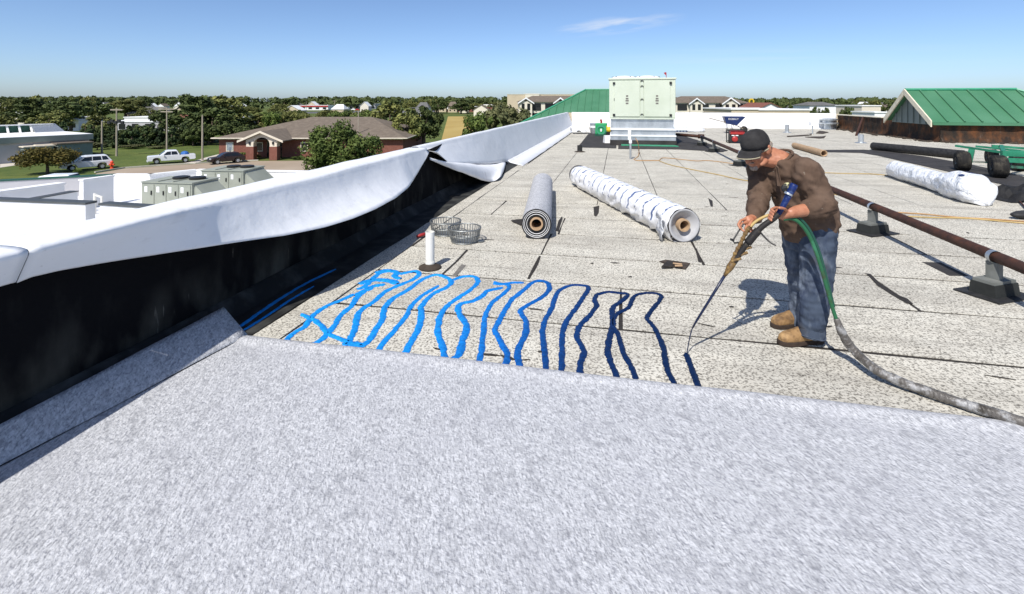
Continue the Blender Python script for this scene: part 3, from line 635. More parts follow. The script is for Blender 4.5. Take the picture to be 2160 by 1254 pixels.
def bead_mesh(b, pix, w=0.030, h=0.011, taper=True):
    w *= .95
    pts = catmull([G(x, y, 0.0) for x, y in pix], 16); n = len(pts); rows_ = []
    for k, p in enumerate(pts):
        t = (pts[min(k + 1, n - 1)] - pts[max(k - 1, 0)]).normalized(); s = Vector((-t.y, t.x, 0))
        f = 1.0
        if taper: f = min(1, .45 + .6 * min(k, n - 1 - k) / 5)
        wl = w * f * (1 + .30 * noise.noise(Vector((p.x * 13, p.y * 13, 1))) + .26 * noise.noise(Vector((p.x * 45, p.y * 45, 2))) + .22 * noise.noise(Vector((p.x * 130, p.y * 130, 5))))
        wr = w * f * (1 + .30 * noise.noise(Vector((p.x * 13, p.y * 13, 6))) + .26 * noise.noise(Vector((p.x * 45, p.y * 45, 8))) + .22 * noise.noise(Vector((p.x * 130, p.y * 130, 9))))
        row = [p - s * wl + Vector((0, 0, .0015)), p - s * wl * .75 + Vector((0, 0, h * .6)), p - s * wl * .25 + Vector((0, 0, h)), p + s * wr * .25 + Vector((0, 0, h)), p + s * wr * .75 + Vector((0, 0, h * .6)), p + s * wr + Vector((0, 0, .0015))]
        rows_.append(row)
    b.grid(rows_)
def bead(label, paths, w=0.030):
    b = MB()
    for q in paths: bead_mesh(b, q[0], q[1] if len(q) > 1 else w)
    return tag(b.build('adhesive_bead', M['glue'], smooth=True), label, 'adhesive', 'blue adhesive beads poured on the roof')
bead('bright blue adhesive smear pooled where the zigzag starts beside the wall', [
    ([(757, 601), (775, 594), (800, 591), (825, 594), (838, 600)], .045), ([(772, 612), (790, 604), (812, 601)], .035), ([(752, 612), (768, 606), (775, 600), (800, 578), (830, 572)], .028),
    ([(790, 577), (815, 571), (838, 576), (832, 583), (845, 590)], .035), ([(748, 626), (765, 616), (785, 608)], .035)])
bead('bright blue bead crossing slantwise over the first zigzag strokes', [([(636, 664), (652, 671), (666, 678), (680, 690), (690, 703), (705, 711), (728, 720), (748, 726)], .024)])
bead('first bright blue zigzag stroke beside the parapet shadow', [([(600, 732), (606, 716), (622, 702), (642, 690), (655, 672), (668, 660), (690, 646), (720, 634), (745, 622)], .024)])
bead('bright blue zigzag stroke swelling into a puddle at the fleece edge', [([(655, 728), (672, 722), (692, 704), (706, 686), (720, 664), (740, 648), (755, 626), (772, 614)], .027),
    ([(724, 738), (738, 716), (750, 690), (755, 665), (768, 650), (790, 636), (810, 618), (838, 604), (868, 592), (884, 580), (878, 573), (862, 575), (842, 580)], .027), ([(722, 730), (742, 726), (765, 732)], .040)])
bead('bright blue zigzag loop between the puddle and the leaning loops', [([(752, 735), (776, 722), (790, 700), (806, 675), (812, 650), (830, 630), (858, 614), (885, 594), (905, 584), (925, 581), (945, 588), (952, 598), (940, 608), (915, 620), (890, 645), (888, 670), (880, 700), (862, 730), (850, 752)], .027),
    ([(795, 745), (808, 725), (830, 700), (856, 668), (868, 645), (890, 625), (925, 604)], .023)])
bead('blue zigzag loop with a rounded top beside the vent pipe', [([(955, 592), (975, 585), (998, 584), (1008, 594), (995, 610), (965, 630), (940, 650), (926, 675), (924, 705), (934, 735), (940, 762)], .026)])
bead('wavy blue stroke with a kink at half length', [([(948, 762), (968, 748), (975, 720), (985, 692), (975, 672), (966, 655), (972, 642), (1000, 635), (1020, 622), (1030, 614), (1060, 608)], .028), ([(1042, 596), (1060, 600), (1085, 597), (1105, 598)], .022)])
bead('medium blue stroke with a hooked top left of the tall loop', [([(1008, 772), (1015, 745), (1020, 700), (1024, 665), (1038, 640), (1060, 622), (1074, 608), (1068, 601), (1040, 600)], .023)])
bead('medium blue tall loop with a round top', [([(1064, 775), (1070, 750), (1058, 725), (1045, 700), (1052, 680), (1062, 660), (1078, 635), (1105, 612), (1122, 598), (1138, 593), (1156, 598), (1158, 612), (1140, 630), (1112, 645), (1098, 658), (1110, 680), (1108, 705), (1094, 735), (1092, 755), (1100, 780)], .025)])
bead('deep blue arch with wide shoulders', [([(1152, 784), (1150, 755), (1145, 710), (1148, 680), (1162, 655), (1170, 630), (1182, 612), (1205, 603), (1228, 603), (1242, 608), (1230, 628), (1212, 655), (1194, 680), (1186, 710), (1185, 750), (1184, 790)], .023)])
bead('dark navy arch joining the crossing strands', [([(1222, 792), (1225, 765), (1232, 740), (1218, 715), (1222, 690), (1245, 665), (1258, 645), (1254, 632), (1262, 622), (1282, 617), (1305, 619), (1324, 622), (1312, 635), (1294, 648), (1292, 665), (1293, 685), (1286, 710), (1282, 745), (1293, 775), (1304, 802)], .024)])
bead('dark navy strand crossing down to the right with a long arch', [([(1342, 804), (1332, 775), (1315, 745), (1305, 710), (1294, 690), (1293, 676), (1303, 662), (1325, 650), (1335, 630), (1345, 622), (1375, 619), (1394, 624), (1392, 634), (1375, 655), (1365, 672), (1375, 685), (1390, 710), (1400, 740), (1404, 765), (1412, 790), (1424, 812)], .021)])
bead('short fresh navy bead under the spray lance tip', [([(1446, 747), (1452, 760), (1460, 782), (1468, 805), (1476, 820)], .021)])
bead('long blue streak along the shaded foot of the parapet', [([(502, 694), (522, 680), (562, 652), (602, 626), (650, 598), (708, 570)], .045), ([(512, 700), (536, 686), (576, 660), (614, 634), (662, 606)], .03)])
# ================================================================== ROOFTOP UNIT
RV = 19.5; RU0, RU1 = -.32, 2.12
ru = thing('rooftop_unit', 'large pale green air handling unit on a galvanised curb', 'air conditioner', R(.9, RV + 1.2, 0), -PHI)
def rb(name, m, u0, u1, v0, v1, z0, z1, parent, bv=0.0):
    b = MB(); b.slab([R(a, c)[:2] for a, c in ((u0, v0), (u1, v0), (u1, v1), (u0, v1))], z0, z1); o = b.build(name, m, parent)
    if bv: bevel(o, bv)
    return o
D_ = 2.4
rb('cabinet', M['rtu'], RU0, RU1, RV, RV + D_, 1.06, 2.50, ru, .015)
rb('top_panel', M['rtu'], RU0 - .03, RU1 + .03, RV - .03, RV + D_ + .03, 2.503, 2.57, ru, .01)
rb('base_rail', M['rtu'], RU0 + .02, RU1 - .01, RV - .025, RV + D_, 1.0, 1.058, ru)
for u0, u1 in ((RU0 + .20, .82), (.98, RU1 - .20)):
    d = rb('door', M['rtu'], u0, u1, RV - .03, RV - .002, 1.10, 2.46, ru, .006)
    for zz in (1.15, 2.36): 
        uu = u0 - .02 if u0 < .5 else u1 + .02
        rb('hinge', M['dark'], uu - .045, uu + .045, RV - .055, RV - .032, zz - .04, zz + .05, d)
    um = (u0 + u1) / 2
    for zz, ww in ((1.78, .05), (1.70, .06), (1.60, .05), (1.88, .04)):
        rb('sticker', M['greypatch'], um - ww, um + ww, RV - .034, RV - .0305, zz - .03, zz + .03, d)
rb('sticker', M['dark'], RU0 + .18, RU0 + .24, RV - .02, RV - .003, 1.70, 1.80, ru)
rb('mullion', M['rtu'], .845, .955, RV - .02, RV - .002, 1.10, 2.46, ru)
for zz in (1.15, 1.72, 2.22, 2.42):
    b = MB(); b.tube([R(.85, RV - .03, zz), R(.87, RV - .05, zz + .05), R(.93, RV - .05, zz + .05), R(.95, RV - .03, zz)], .014, 6); b.build('door_handle', M['dark'], ru)
for k, uu in enumerate((.25, 1.15)):
    b = MB(); b.lathe([(.50, 0), (.50, .05), (.38, .10), (.1, .13)], 24, R(uu, RV + 1.0, 2.571)); b.build('fan_guard', M['whitep'], ru, smooth=False)
    b = MB()
    for a in range(10):
        t = a * math.pi / 5; c = R(uu, RV + 1.0, 2.68); b.tube([c, c + Vector((math.cos(t) * .5, math.sin(t) * .5, -.03))], .012, 5)
    b.build('guard_wires', M['wire'], ru)
b = MB(); p = R(1.80, RV + .2, 2.57); b.tube([p, p + Vector((0, 0, .2))], .012, 6); b.prism([p + Vector((0, 0, .22)), p + Vector((-.1, 0, .19)), p + Vector((0, 0, .08))], (0, .01, 0)); b.build('warning_flag', M['red'], ru)
rb('curb_adapter', M['galv'], RU0 + .10, RU1 - .06, RV + .06, RV + D_ - .1, .66, .998, ru)
rb('curb_post', M['galv'], RU0 + .06, RU0 + .10, RV + .03, RV + .2, .50, .998, ru)
rb('curb_ledge', M['whitep'], RU0 + .04, RU1 + .02, RV - .02, RV + D_, .585, .655, ru)
rb('curb_wall', M['galv'], RU0 + .06, RU1, RV + .03, RV + D_ - .05, .40, .583, ru)
rb('curb_ledge', M['whitep'], RU0 + .03, RU1 + .02, RV - .05, RV + D_, .345, .398, ru)
rb('curb_wall', M['galv'], RU0 + .04, RU1 + .01, RV - .02, RV + D_, .20, .343, ru)
rb('curb_foot', M['blackmat'], RU0 + .03, RU1 + .03, RV - .10, RV + D_, .004, .198, ru)
rb('curb_corner', M['whitep'], .38, .50, RV - .07, RV - .022, .21, .58, ru)
b = MB(); b.slab([p[:2] for p in (R(RU0 + .45, RV - .48), R(RU1 + .05, RV - .48), R(RU1 - .05, RV - .12), R(RU0 + .45, RV - .12))], .022, .05); tag(b.build('metal_plate', M['greentrim']), 'green metal plate lying before the large unit', 'plate')
def ground_sheet(name, label, cat, pix, m, z=.012):
    b = MB(); pts = [G(x, y, z) for x, y in pix]; b.slab([p[:2] for p in pts], z - .006, z); return tag(b.build(name, m), label, cat)
ground_sheet('black_mat', 'black membrane mat left of the large unit', 'mat', [(1218, 311), (1228, 299), (1240, 284), (1249, 279), (1300, 277), (1300, 313)], M['blackmat'])
ground_sheet('black_mat', 'black membrane mat right of the large unit', 'mat', [(1425, 287), (1445, 288), (1475, 297), (1510, 308), (1536, 318), (1524, 320), (1430, 315), (1304, 314), (1304, 305)], M['blackmat'], z=.016)
ground_sheet('black_mat', 'long black membrane strip running under the green cart', 'mat', [(1722, 316.5), (1822, 316), (1860, 318.5), (1950, 330), (2030, 344), (2090, 356), (2165, 374), (2165, 398), (2120, 390), (2060, 377), (2000, 362), (1930, 346), (1850, 328), (1815, 322.5), (1738, 321)], M['blackmat'])
ground_sheet('roof_scrap', 'ragged black scrap beside the grey fleece roll', 'scrap', [(1078, 465), (1090, 463), (1106, 462), (1107, 472), (1098, 475), (1090, 471), (1083, 469)], M['tar'], z=.014)
# ================================================================== ROLLS
def spiral_end(b, c, ax, r0, r1, n=60, turns=3, side=None):
    pass
def roll(name, label, p0, p1, rad, m_out, wrap=False, core_r=.075):
    """p0 = near end centre on the roof (z = rad), p1 = far end centre"""
    p0 = Vector(p0); p1 = Vector(p1); ax = (p1 - p0).normalized(); sd_ = Vector((ax.y, -ax.x, 0)).normalized(); up = Vector((0, 0, 1))
    t = thing(name, label, 'roll', (p0.x, p0.y, 0), 0)
    n = 48; rows_ = []; m = 90; Lg = (p1 - p0).length
    for k in range(m + 1):
        s = k / m; c = p0.lerp(p1, s); row = []
        for j in range(n):
            a = 2 * math.pi * j / n; r = rad
            if wrap:
                cr_ = noise.noise(Vector((s * Lg * 3.2 + math.sin(a) * 1.2, a * 1.4, 1))); r += .034 * (1 - abs(cr_) * 2.4) * max(0, .5 - .6 * math.sin(a)) + .016 * noise.noise(Vector((s * Lg * 9, math.cos(a) * 3, math.sin(a) * 3)))
                if s > .94: r *= 1 - (s - .94) * 3.0
                r += .005
            else: r += .004 * noise.noise(Vector((s * 3, a, 2)))
            q = c + sd_ * math.cos(a) * r + up * math.sin(a) * r
            q.z = max(q.z, .006); row.append(q)
        rows_.append(row)
    b = MB(); b.grid(rows_, True); b.build('wrapper' if wrap else 'outer_layer', m_out, t, smooth=True)
    # layered end faces: rings stepping in and out round the core
    for end, c, d in ((0, p0, -ax), (1, p1, ax)):
        b = MB(); rs = []
        prof = [(rad * .995, 0), (rad * .985, .012), (rad * .93, .010), (rad * .925, -.025), (rad * .85, -.03), (rad * .845, .0), (rad * .72, .004), (rad * .70, -.035), (rad * .6, -.02), (core_r * 1.08, -.03)]
        if wrap: prof = [(rad * .99, 0), (rad * .97, .02), (rad * .90, .015), (rad * .72, -.03), (rad * .5, -.06), (core_r * 1.08, -.07)]
        for r, h in prof: rs.append((c + d * h, sd_ * r, up * r))
        b.rings(rs, 40, caps=False); b.build('rolled_layers', M['blackrub'] if not wrap else M['greyend'], t, smooth=True)
        b = MB(); rs = [(c + d * h, sd_ * r, up * r) for r, h in ((core_r * 1.08, -.07), (core_r * 1.08, .012), (core_r * .82, .012), (core_r * .82, -.35))]
        b.rings(rs, 24, caps=False); cr = b.build('cardboard_core', M['card'], t, smooth=False)
        b = MB(); b.rings([(c - d * .34, sd_ * core_r * .83, up * core_r * .83), (c - d * .345, sd_ * .01, up * .01)], 24); b.build('core_hollow', M['dark'], t)
    if not wrap:
        b = MB()                                         # white film edge showing between layers
        for rr in (.90, .80, .66):
            rs = [(p0 - ax * h, sd_ * r, up * r) for r, h in ((rad * rr, -.0), (rad * rr, .008), (rad * (rr - .025), .008), (rad * (rr - .025), -.0))]
            b.rings(rs, 40, caps=False)
        b.build('film_edge', M['whitep'], t, smooth=True)
    return t
M['greyend'] = mat('grey_membrane_end', (0.13, 0.13, 0.135), (0.42, 0.42, 0.43), rough=0.6, scale=2.5, contrast=(.4, .62))
r_ = .185; a0 = G(1132, 507, 0); a1 = G(1146, 395, 0)
a1 = a0 + (a1 - a0).normalized() * 3.1
roll('membrane_roll', 'unwrapped grey fleece roll with cardboard core standing between baskets and white roll', (a0.x, a0.y + .05, r_), (a1.x, a1.y, r_), r_, M['fleece'])
def print_wrap():
    m, nt, b = nmat('printed_white_wrap'); N = nt.nodes.new; L = nt.links.new
    tc = N('ShaderNodeTexCoord'); sp = N('ShaderNodeSeparateXYZ'); ax = wrap_axis
    dp = N('ShaderNodeVectorMath'); dp.operation = 'DOT_PRODUCT'; dp.inputs[1].default_value = ax; L(tc.outputs['Object'], dp.inputs[0])
    L(tc.outputs['Object'], sp.inputs[0])
    nz = N('ShaderNodeTexNoise'); nz.inputs['Scale'].default_value = 5; L(tc.outputs['Object'], nz.inputs['Vector'])
    ad = N('ShaderNodeMath'); ad.operation = 'MULTIPLY_ADD'; L(nz.outputs[0], ad.inputs[0]); ad.inputs[1].default_value = .12; L(dp.outputs['Value'], ad.inputs[2])
    fr = N('ShaderNodeMath'); fr.operation = 'PINGPONG'; fr.inputs[1].default_value = .125; L(ad.outputs[0], fr.inputs[0])
    band = N('ShaderNodeMath'); band.operation = 'LESS_THAN'; band.inputs[1].default_value = .017; L(fr.outputs[0], band.inputs[0])
    n2 = N('ShaderNodeTexNoise'); n2.inputs['Scale'].default_value = 24; L(tc.outputs['Object'], n2.inputs['Vector'])
    gt = N('ShaderNodeMath'); gt.operation = 'GREATER_THAN'; gt.inputs[1].default_value = .44; L(n2.outputs[0], gt.inputs[0])
    up_ = N('ShaderNodeMath'); up_.operation = 'GREATER_THAN'; up_.inputs[1].default_value = .16; L(sp.outputs['Z'], up_.inputs[0])
    m1 = N('ShaderNodeMath'); m1.operation = 'MULTIPLY'; L(band.outputs[0], m1.inputs[0]); L(gt.outputs[0], m1.inputs[1])
    m2 = N('ShaderNodeMath'); m2.operation = 'MULTIPLY'; L(m1.outputs[0], m2.inputs[0]); L(up_.outputs[0], m2.inputs[1])
    mx = N('ShaderNodeMixRGB'); mx.inputs['Color1'].default_value = (.76, .76, .77, 1); mx.inputs['Color2'].default_value = (.07, .11, .24, 1); L(m2.outputs[0], mx.inputs['Fac'])
    L(mx.outputs[0], b.inputs['Base Color']); b.inputs['Roughness'].default_value = .38
    n3 = N('ShaderNodeTexNoise'); n3.inputs['Scale'].default_value = 7; n3.inputs['Detail'].default_value = 4; L(tc.outputs['Object'], n3.inputs['Vector'])
    bp = N('ShaderNodeBump'); bp.inputs['Strength'].default_value = .6; bp.inputs['Distance'].default_value = .05; L(n3.outputs[0], bp.inputs['Height']); L(bp.outputs[0], b.inputs['Normal'])
    return m
r_ = .20; b0 = G(1449, 516, 0); b1 = G(1222, 392, 0); wrap_axis = (b1 - b0).normalized()
M['printwrap'] = print_wrap()
wr = roll('wrapped_roll', 'white plastic wrapped roll with blue print, nearest the worker', (b0.x, b0.y + .1, r_), (b1.x, b1.y + .1, r_), r_, M['printwrap'], True, .07)
b = MB(); e0 = Vector((b0.x, b0.y + .1, r_)); s_ = Vector((wrap_axis.y, -wrap_axis.x, 0))        # torn plastic tail hanging at the open end
rows_ = []
for j in range(6):
    rows_.append([e0 + wrap_axis * (.30 - .06 * j) - s_ * (.20 + .015 * j + .02 * math.sin(k * 2.1 + j)) + Vector((0, 0, lerp(.12, -.19 + .018, k / 5))) for k in range(6)])
b.grid(rows_); o = b.build('loose_plastic', M['poly'], wr, smooth=True); solidify(o, .003)
# crumpled wrapped roll at right
t = thing('wrapped_roll', 'white plastic wrapped roll with bunched end, before the green cart', 'roll', G(1990, 400, 0), 0)
c0 = G(2078, 436, .0); c1 = G(1880, 372, .0); ax = (c1 - c0).normalized(); sd_ = Vector((ax.y, -ax.x, 0)); rows_ = []; Lg = (c1 - c0).length
for k in range(61):
    s = k / 60; c = c0.lerp(c1, s); rad = .19 + .055 * max(0, min(1, (.34 - s) / .10)) if s > .07 else .245 * math.sqrt(max(.02, 1 - ((.07 - s) / .072) ** 2))
    if s > .93: rad *= max(.3, 1 - (s - .93) * 7)
    row = []
    for j in range(36):
        a = 2 * math.pi * j / 36
        r = rad * (1 + .10 * noise.noise(Vector((s * Lg * 2.5, a * 1.6, 3))) + .06 * noise.noise(Vector((s * Lg * 7, a * 3, 5))))
        if s < .36: r *= 1 + .05 * math.sin(s * 30 + a * 5 + 3 * noise.noise(Vector((s * 9, a * 2, 1))))
        r *= 1 - .10 * abs(noise.noise(Vector((s * Lg * 3 + a, a * 1.2, 7)))) ** .5 * (1 if math.sin(a) < .8 else .3)
        if .05 < s < .33 and math.sin(a) < -.2: r *= 1.12
        q = c + sd_ * math.cos(a) * r * 1.08 + Vector((0, 0, rad * .93 + math.sin(a) * r)); q.z = max(.008, q.z); row.append(q)
    rows_.append(row)
b = MB(); i_ = b.grid(rows_, True); b.f.append(i_[0][::-1]); b.f.append(i_[-1]); b.build('plastic_wrap', M['poly'], t, smooth=True)
for k, (a, s) in enumerate(((.9, .02), (1.25, .05), (2.0, .0))):
    q = c0 + ax * (.30 + s * 3) + sd_ * math.cos(a) * .275 + Vector((0, 0, .225 + math.sin(a) * .255)); b = MB(); nn = (sd_ * math.cos(a) + Vector((0, 0, math.sin(a)))).normalized(); tt = nn.cross(ax)
    b.prism([q, q + ax * .10, q + ax * .13 + tt * .06, q + ax * .02 + tt * .05], nn * .006); b.build('blue_print', M['blue'], t)
# black roll and cardboard tube
def simple_roll(name, label, cat, p0, p1, r, m, inner, hollow=.7):
    p0 = Vector(p0); p1 = Vector(p1); ax = (p1 - p0).normalized(); s = Vector((ax.y, -ax.x, 0)); up = Vector((0, 0, 1)); t = thing(name, label, cat, (p0.x, p0.y, 0), 0)
    b = MB(); b.rings([(p0.lerp(p1, k / 16) + Vector((0, 0, .006 * noise.noise(Vector((k * .7, r, 1))))), s * r, up * r) for k in range(17)], 28, caps=False)
    b.rings([(p0, s * r, up * r), (p0 - ax * .012, s * r * .93, up * r * .93), (p0 - ax * .012, s * r * hollow, up * r * hollow), (p0 + ax * .3, s * r * hollow, up * r * hollow), (p0 + ax * .3, s * .01, up * .01)], 28, caps=False)
    b.rings([(p1, s * r, up * r), (p1 + ax * .012, s * r * .93, up * r * .93), (p1 + ax * .012, s * .01, up * .01)], 28, caps=False); b.build('tube' if inner else 'rolled_layers', m, t, smooth=True)
    return t
q0 = G(1842, 317, 0); q1 = G(2032, 337, 0); simple_roll('membrane_roll', 'black rubber membrane roll lying beside the green cart', 'roll', (q0.x, q0.y, .135), (q1.x, q1.y, .135), .135, M['blackrub'], None, .3)
q0 = G(1738, 331, 0); q1 = G(1676, 313, 0); tb = simple_roll('cardboard_tube', 'bare brown cardboard tube lying behind the worker', 'tube', (q0.x, q0.y, .10), (q1.x, q1.y, .10), .10, M['card'], True, .8)
# ================================================================== VENTS AND SMALL ROOF HARDWARE
p = G(907, 566, 0); t = thing('vent_pipe', 'white painted vent pipe in a dark boot beside the blue beads', 'pipe', p)
b = MB(); b.lathe([(.046, .02), (.046, .37), (.040, .37), (.040, .2)], 20, p, caps=False); b.build('pipe', M['pvc'], t, smooth=False)
b = MB(); b.lathe([(.115, .002), (.112, .018), (.085, .03), (.055, .045), (.05, .05)], 24, p); b.build('boot', M['scrap'], t, smooth=True)
b = MB(); b.lathe([(.05, .045), (.052, .06), (.05, .075)], 20, p); b.build('clamp', M['pvc'], t)
def basket(label, px, py, lid=False):
    p = G(px, py, 0); t = thing('strainer_basket', label, 'basket', p, group='drain strainer baskets')
    for nm, r, z, rr in (('rim', .195, .17, .008), ('base_ring', .155, .012, .009)):
        b = MB(); b.tube([p + Vector((math.cos(a * math.pi / 18) * r, math.sin(a * math.pi / 18) * r, z)) for a in range(37)], rr, 6, caps=False); b.build(nm, M['wire'], t)
    for k in range(34):
        a = 2 * math.pi * k / 34; c, s = math.cos(a), math.sin(a)
        b = MB(); b.tube([p + Vector((c * .155, s * .155, .012)), p + Vector((c * .178, s * .178, .07)), p + Vector((c * .195, s * .195, .17))], .0055, 5); b.build('bar', M['wire'], t)
    b = MB(); b.lathe([(.153, .006), (.153, .014)], 26, p); b.build('floor_plate', M['wire'], t)
    b = MB(); b.tube([p + Vector((math.cos(a * math.pi / 18) * .183, math.sin(a * math.pi / 18) * .183, .09)) for a in range(37)], .005, 5, caps=False); b.build('middle_ring', M['wire'], t)
    if lid:
        b = MB(); b.lathe([(.05, .0), (.05, .012)], 16, p + Vector((.19, -.02, .006))); b.build('foot_lug', M['wire'], t)
basket('wire strainer basket behind the other one, nearer the wall', 940, 494); basket('wire strainer basket in front with a round lug', 980, 510, True)
p = G(884, 500, 0.03); t = thing('hand_tool', 'red handled hand tool lying in the parapet shadow', 'tool', (p.x, p.y, 0))
h0, h1 = G(880, 499, .03), G(903, 492, .035)
b = MB(); b.tube([h0, h0.lerp(h1, .5), h1], [.018, .022, .016], 8); b.build('handle', M['red'], t, smooth=True)
b = MB(); b.tube([h1, h1 + (h1 - h0) * .25 + Vector((0, -.03, -.01)), h1 + (h1 - h0) * .3 + Vector((.01, -.10, -.02))], .012, 6); b.build('blade', M['dark'], t)
# dark scrap with a trowel
t = thing('trowel', 'dark trowel lying on a torn black scrap between roll and worker', 'tool', G(1425, 556, 0))
b = MB(); b.slab([G(x, y, .016)[:2] for x, y in ((1391, 551), (1405, 548), (1456, 555), (1446, 567), (1424, 563), (1396, 564), (1406, 556))], .008, .016); b.build('scrap_sheet', M['scrap'], t)
b = MB(); b.slab([G(x, y, .03)[:2] for x, y in ((1395, 563), (1408, 551), (1420, 553), (1419, 562))], .018, .034); b.build('blade', M['tar'], t)
b = MB(); b.tube([G(1420, 556, .035), G(1438, 558, .045), G(1439, 561, .045), G(1424, 561, .035)], .009, 6); b.build('handle', M['card'], t)
def stub(name, label, px, py, r, h, m, cap=None, flange=True):
    p = G(px, py, 0); t = thing(name, label, 'vent', p); b = MB(); b.lathe([(r * 1.25, .0), (r, .04), (r, h), (r * .8, h), (r * .8, h * .5)], 18, p, caps=False); b.build('pipe', m, t)
    if flange: b = MB(); b.lathe([(r * 2.2, .002), (r * 2.1, .012), (r * 1.3, .03)], 18, p); b.build('flange', M['scrap'] if m is M['dark'] else M['galv'], t)
    if cap: b = MB(); b.lathe(cap, 22, p); b.build('cap', m, t, smooth=False)
    return t
stub('roof_vent', 'small black vent stub left of the large unit', 1223, 321, .085, .22, M['dark'])
stub('roof_vent', 'grey metal pipe stub before the far white parapet', 1660, 280, .10, .42, M['galv'])
stub('roof_vent', 'grey metal pipe stub below the rusty wall', 1816, 302, .10, .34, M['galv'])
stub('roof_vent', 'squat stacked metal roof vent in the corner by the rusty wall', 1748, 273, .28, .30, M['galv'], [(.28, .3), (.52, .32), (.52, .40), (.34, .42), (.34, .52), (.48, .54), (.48, .62), (.3, .66)])
p = G(1714, 283, 0); t = thing('roof_vent', 'thin white capped standpipe by the stacked metal vent', 'vent', p)
b = MB(); b.tube([p, p + Vector((0, 0, .5))], .03, 8); b.build('pipe', M['galv'], t)
b = MB(); b.box((p.x - .14, p.y - .1, .42), (p.x + .02, p.y + .1, .6)); b.build('cap', M['whitep'], t)
p = G(1330, 336, 0); t = thing('standpipe', 'thin grey hose bib standpipe before the large unit', 'pipe', p)
b = MB(); b.tube([p, p + Vector((0, 0, .46))], .03, 8); b.build('pipe', M['galv'], t); b = MB(); b.tube([p + Vector((0, 0, .46)), p + Vector((0, 0, .56))], .045, 8); b.tube([p + Vector((0, 0, .56)), p + Vector((0, 0, .70))], .018, 6); b.build('valve', M['whitep'], t)
b = MB(); q0 = G(1806, 287, .0); q1 = PU(1820, 248, UR - .06); b.tube([q0 + Vector((0, 0, .03)), q0.lerp(q1, .55), q1], .05, 8); tag(b.build('leaning_pole', M['pipe']), 'brown pole leaning against the rusty wall', 'pole')
for lab, pix in (('dark strip of torn flashing lying before the far parapet', [(1660, 287), (1690, 285), (1708, 284), (1712, 282), (1712, 285), (1690, 287), (1660, 288.5)]), ('black ragged offcut below the stacked metal vent', [(1698, 289), (1720, 288), (1734, 288), (1742, 286.5), (1738, 291), (1728, 291.5), (1710, 290)]), ('dark heap of scrap beside the stacked metal vent', [(1721, 281), (1728, 276), (1738, 277), (1748, 279), (1735, 282)])):
    z = .03; b = MB(); pts = [G(x, y, z) for x, y in pix]; b.slab([q[:2] for q in pts], .004, z); tag(b.build('roof_scrap', M['scrap']), lab, 'scrap')
# rubble line at the foot of the rusty wall
b = MB(); random.seed(3)
for k in range(260):
    vv = random.uniform(VC, VB); uu = UR - abs(random.gauss(.12, .22)) - .04; s = random.uniform(.02, .08)
    if k % 3 == 0: uu = random.uniform(UR, 20); vv = VC - abs(random.gauss(.1, .2))
    p = R(uu, vv, s * .4); b.ell(p, ((s * 1.6, s * .5, 0), (-.4 * s, s, 0), (0, 0, s * .5)), 5, 3)
tag(b.build('debris', M['scrap']), 'loose tar rubble along the foot of the rusty wall', 'debris', kind='stuff')
# ================================================================== GAS PIPE ON BLOCKS
PZ = .33
g0 = G(1427, 284, PZ); g1 = G(1478, 288, PZ); g2 = G(1549, 318, PZ); gA = G(1757, 401, PZ); gB = G(2160, 566, PZ); gC = gB + (gB - gA).normalized() * 3
gp = thing('gas_pipe', 'long rusty brown gas pipe carried on low blocks across the roof', 'pipe', (gA.x, gA.y, 0))
b = MB(); b.tube([g1, g2, g2.lerp(gA, .5), gA, gA.lerp(gB, .5), gB, gC], .048, 16); b.build('pipe', M['pipe'], gp, smooth=True)
b = MB(); b.tube([g0, g1 + Vector((-.05, 0, 0))], .06, 12); b.tube([g1 + Vector((-.1, 0, 0)), g1 + Vector((.1, -.1, 0))], .085, 12); b.build('elbow', M['pipe'], gp, smooth=True)
pd = (gB - gA).normalized(); pn = Vector((pd.y, -pd.x, 0))
def block(label, at, w=.16, strap=True):
    at = Vector((at[0], at[1], 0)); t = thing('pipe_support', label, 'support', (at.x, at.y, 0), group='gas pipe supports'); A = Matrix.Translation((at.x, at.y, 0)) @ Matrix.Rotation(math.atan2(pn.y, pn.x) + .5, 4, 'Z')
    b = MB(A); b.box((-w * 1.5, -.17, .006), (w * 1.5, .17, .016)); b.build('rubber_pad', M['blackrub'], t)
    b = MB(A); b.box((-w, -.10, .016), (w, .10, .115), taper=.010); b.build('block', M['block'], t)
    b = MB(A); b.box((-w + .02, -.08, .115), (w - .02, .08, .14)); b.build('top_channel', M['blocktop'], t)
    b = MB(A); b.box((-.026, -.05, .14), (.026, .05, PZ - .045)); b.build('saddle', M['blocktop'], t)
    b = MB(); b.rings([(at + Vector((0, 0, PZ)) + pd * h, pn * .056, Vector((0, 0, .056))) for h in (-.025, .025)], 18, caps=False); b.build('strap', M['galv'], t); return t
M['block'] = mat('dark_rubber_block', (0.012, 0.013, 0.012), (0.025, 0.027, 0.025), rough=.8, scale=9)
M['blocktop'] = mat('weathered_grey_channel', (0.11, 0.115, 0.105), (0.19, 0.195, 0.18), rough=.7, scale=7)
def on_pipe(px):
    best = None
    for k in range(400):
        p = g2.lerp(gC, k / 400); x = 1080 + FPX * p.x / p.y
        if best is None or abs(x - px) < best[0]: best = (abs(x - px), p)
    return best[1]
block('pipe support block at the right edge of the roof, nearest', on_pipe(2100)); block('pipe support block just behind the worker', on_pipe(1841))
for k, px in enumerate((1482, 1512)):
    q = g1.lerp(g2, (px - 1478) / 71); block(('first pipe support block beside the large unit', 'second pipe support block along from the large unit')[k], q)
block('pipe support block by the worker\'s cap', on_pipe(1562))
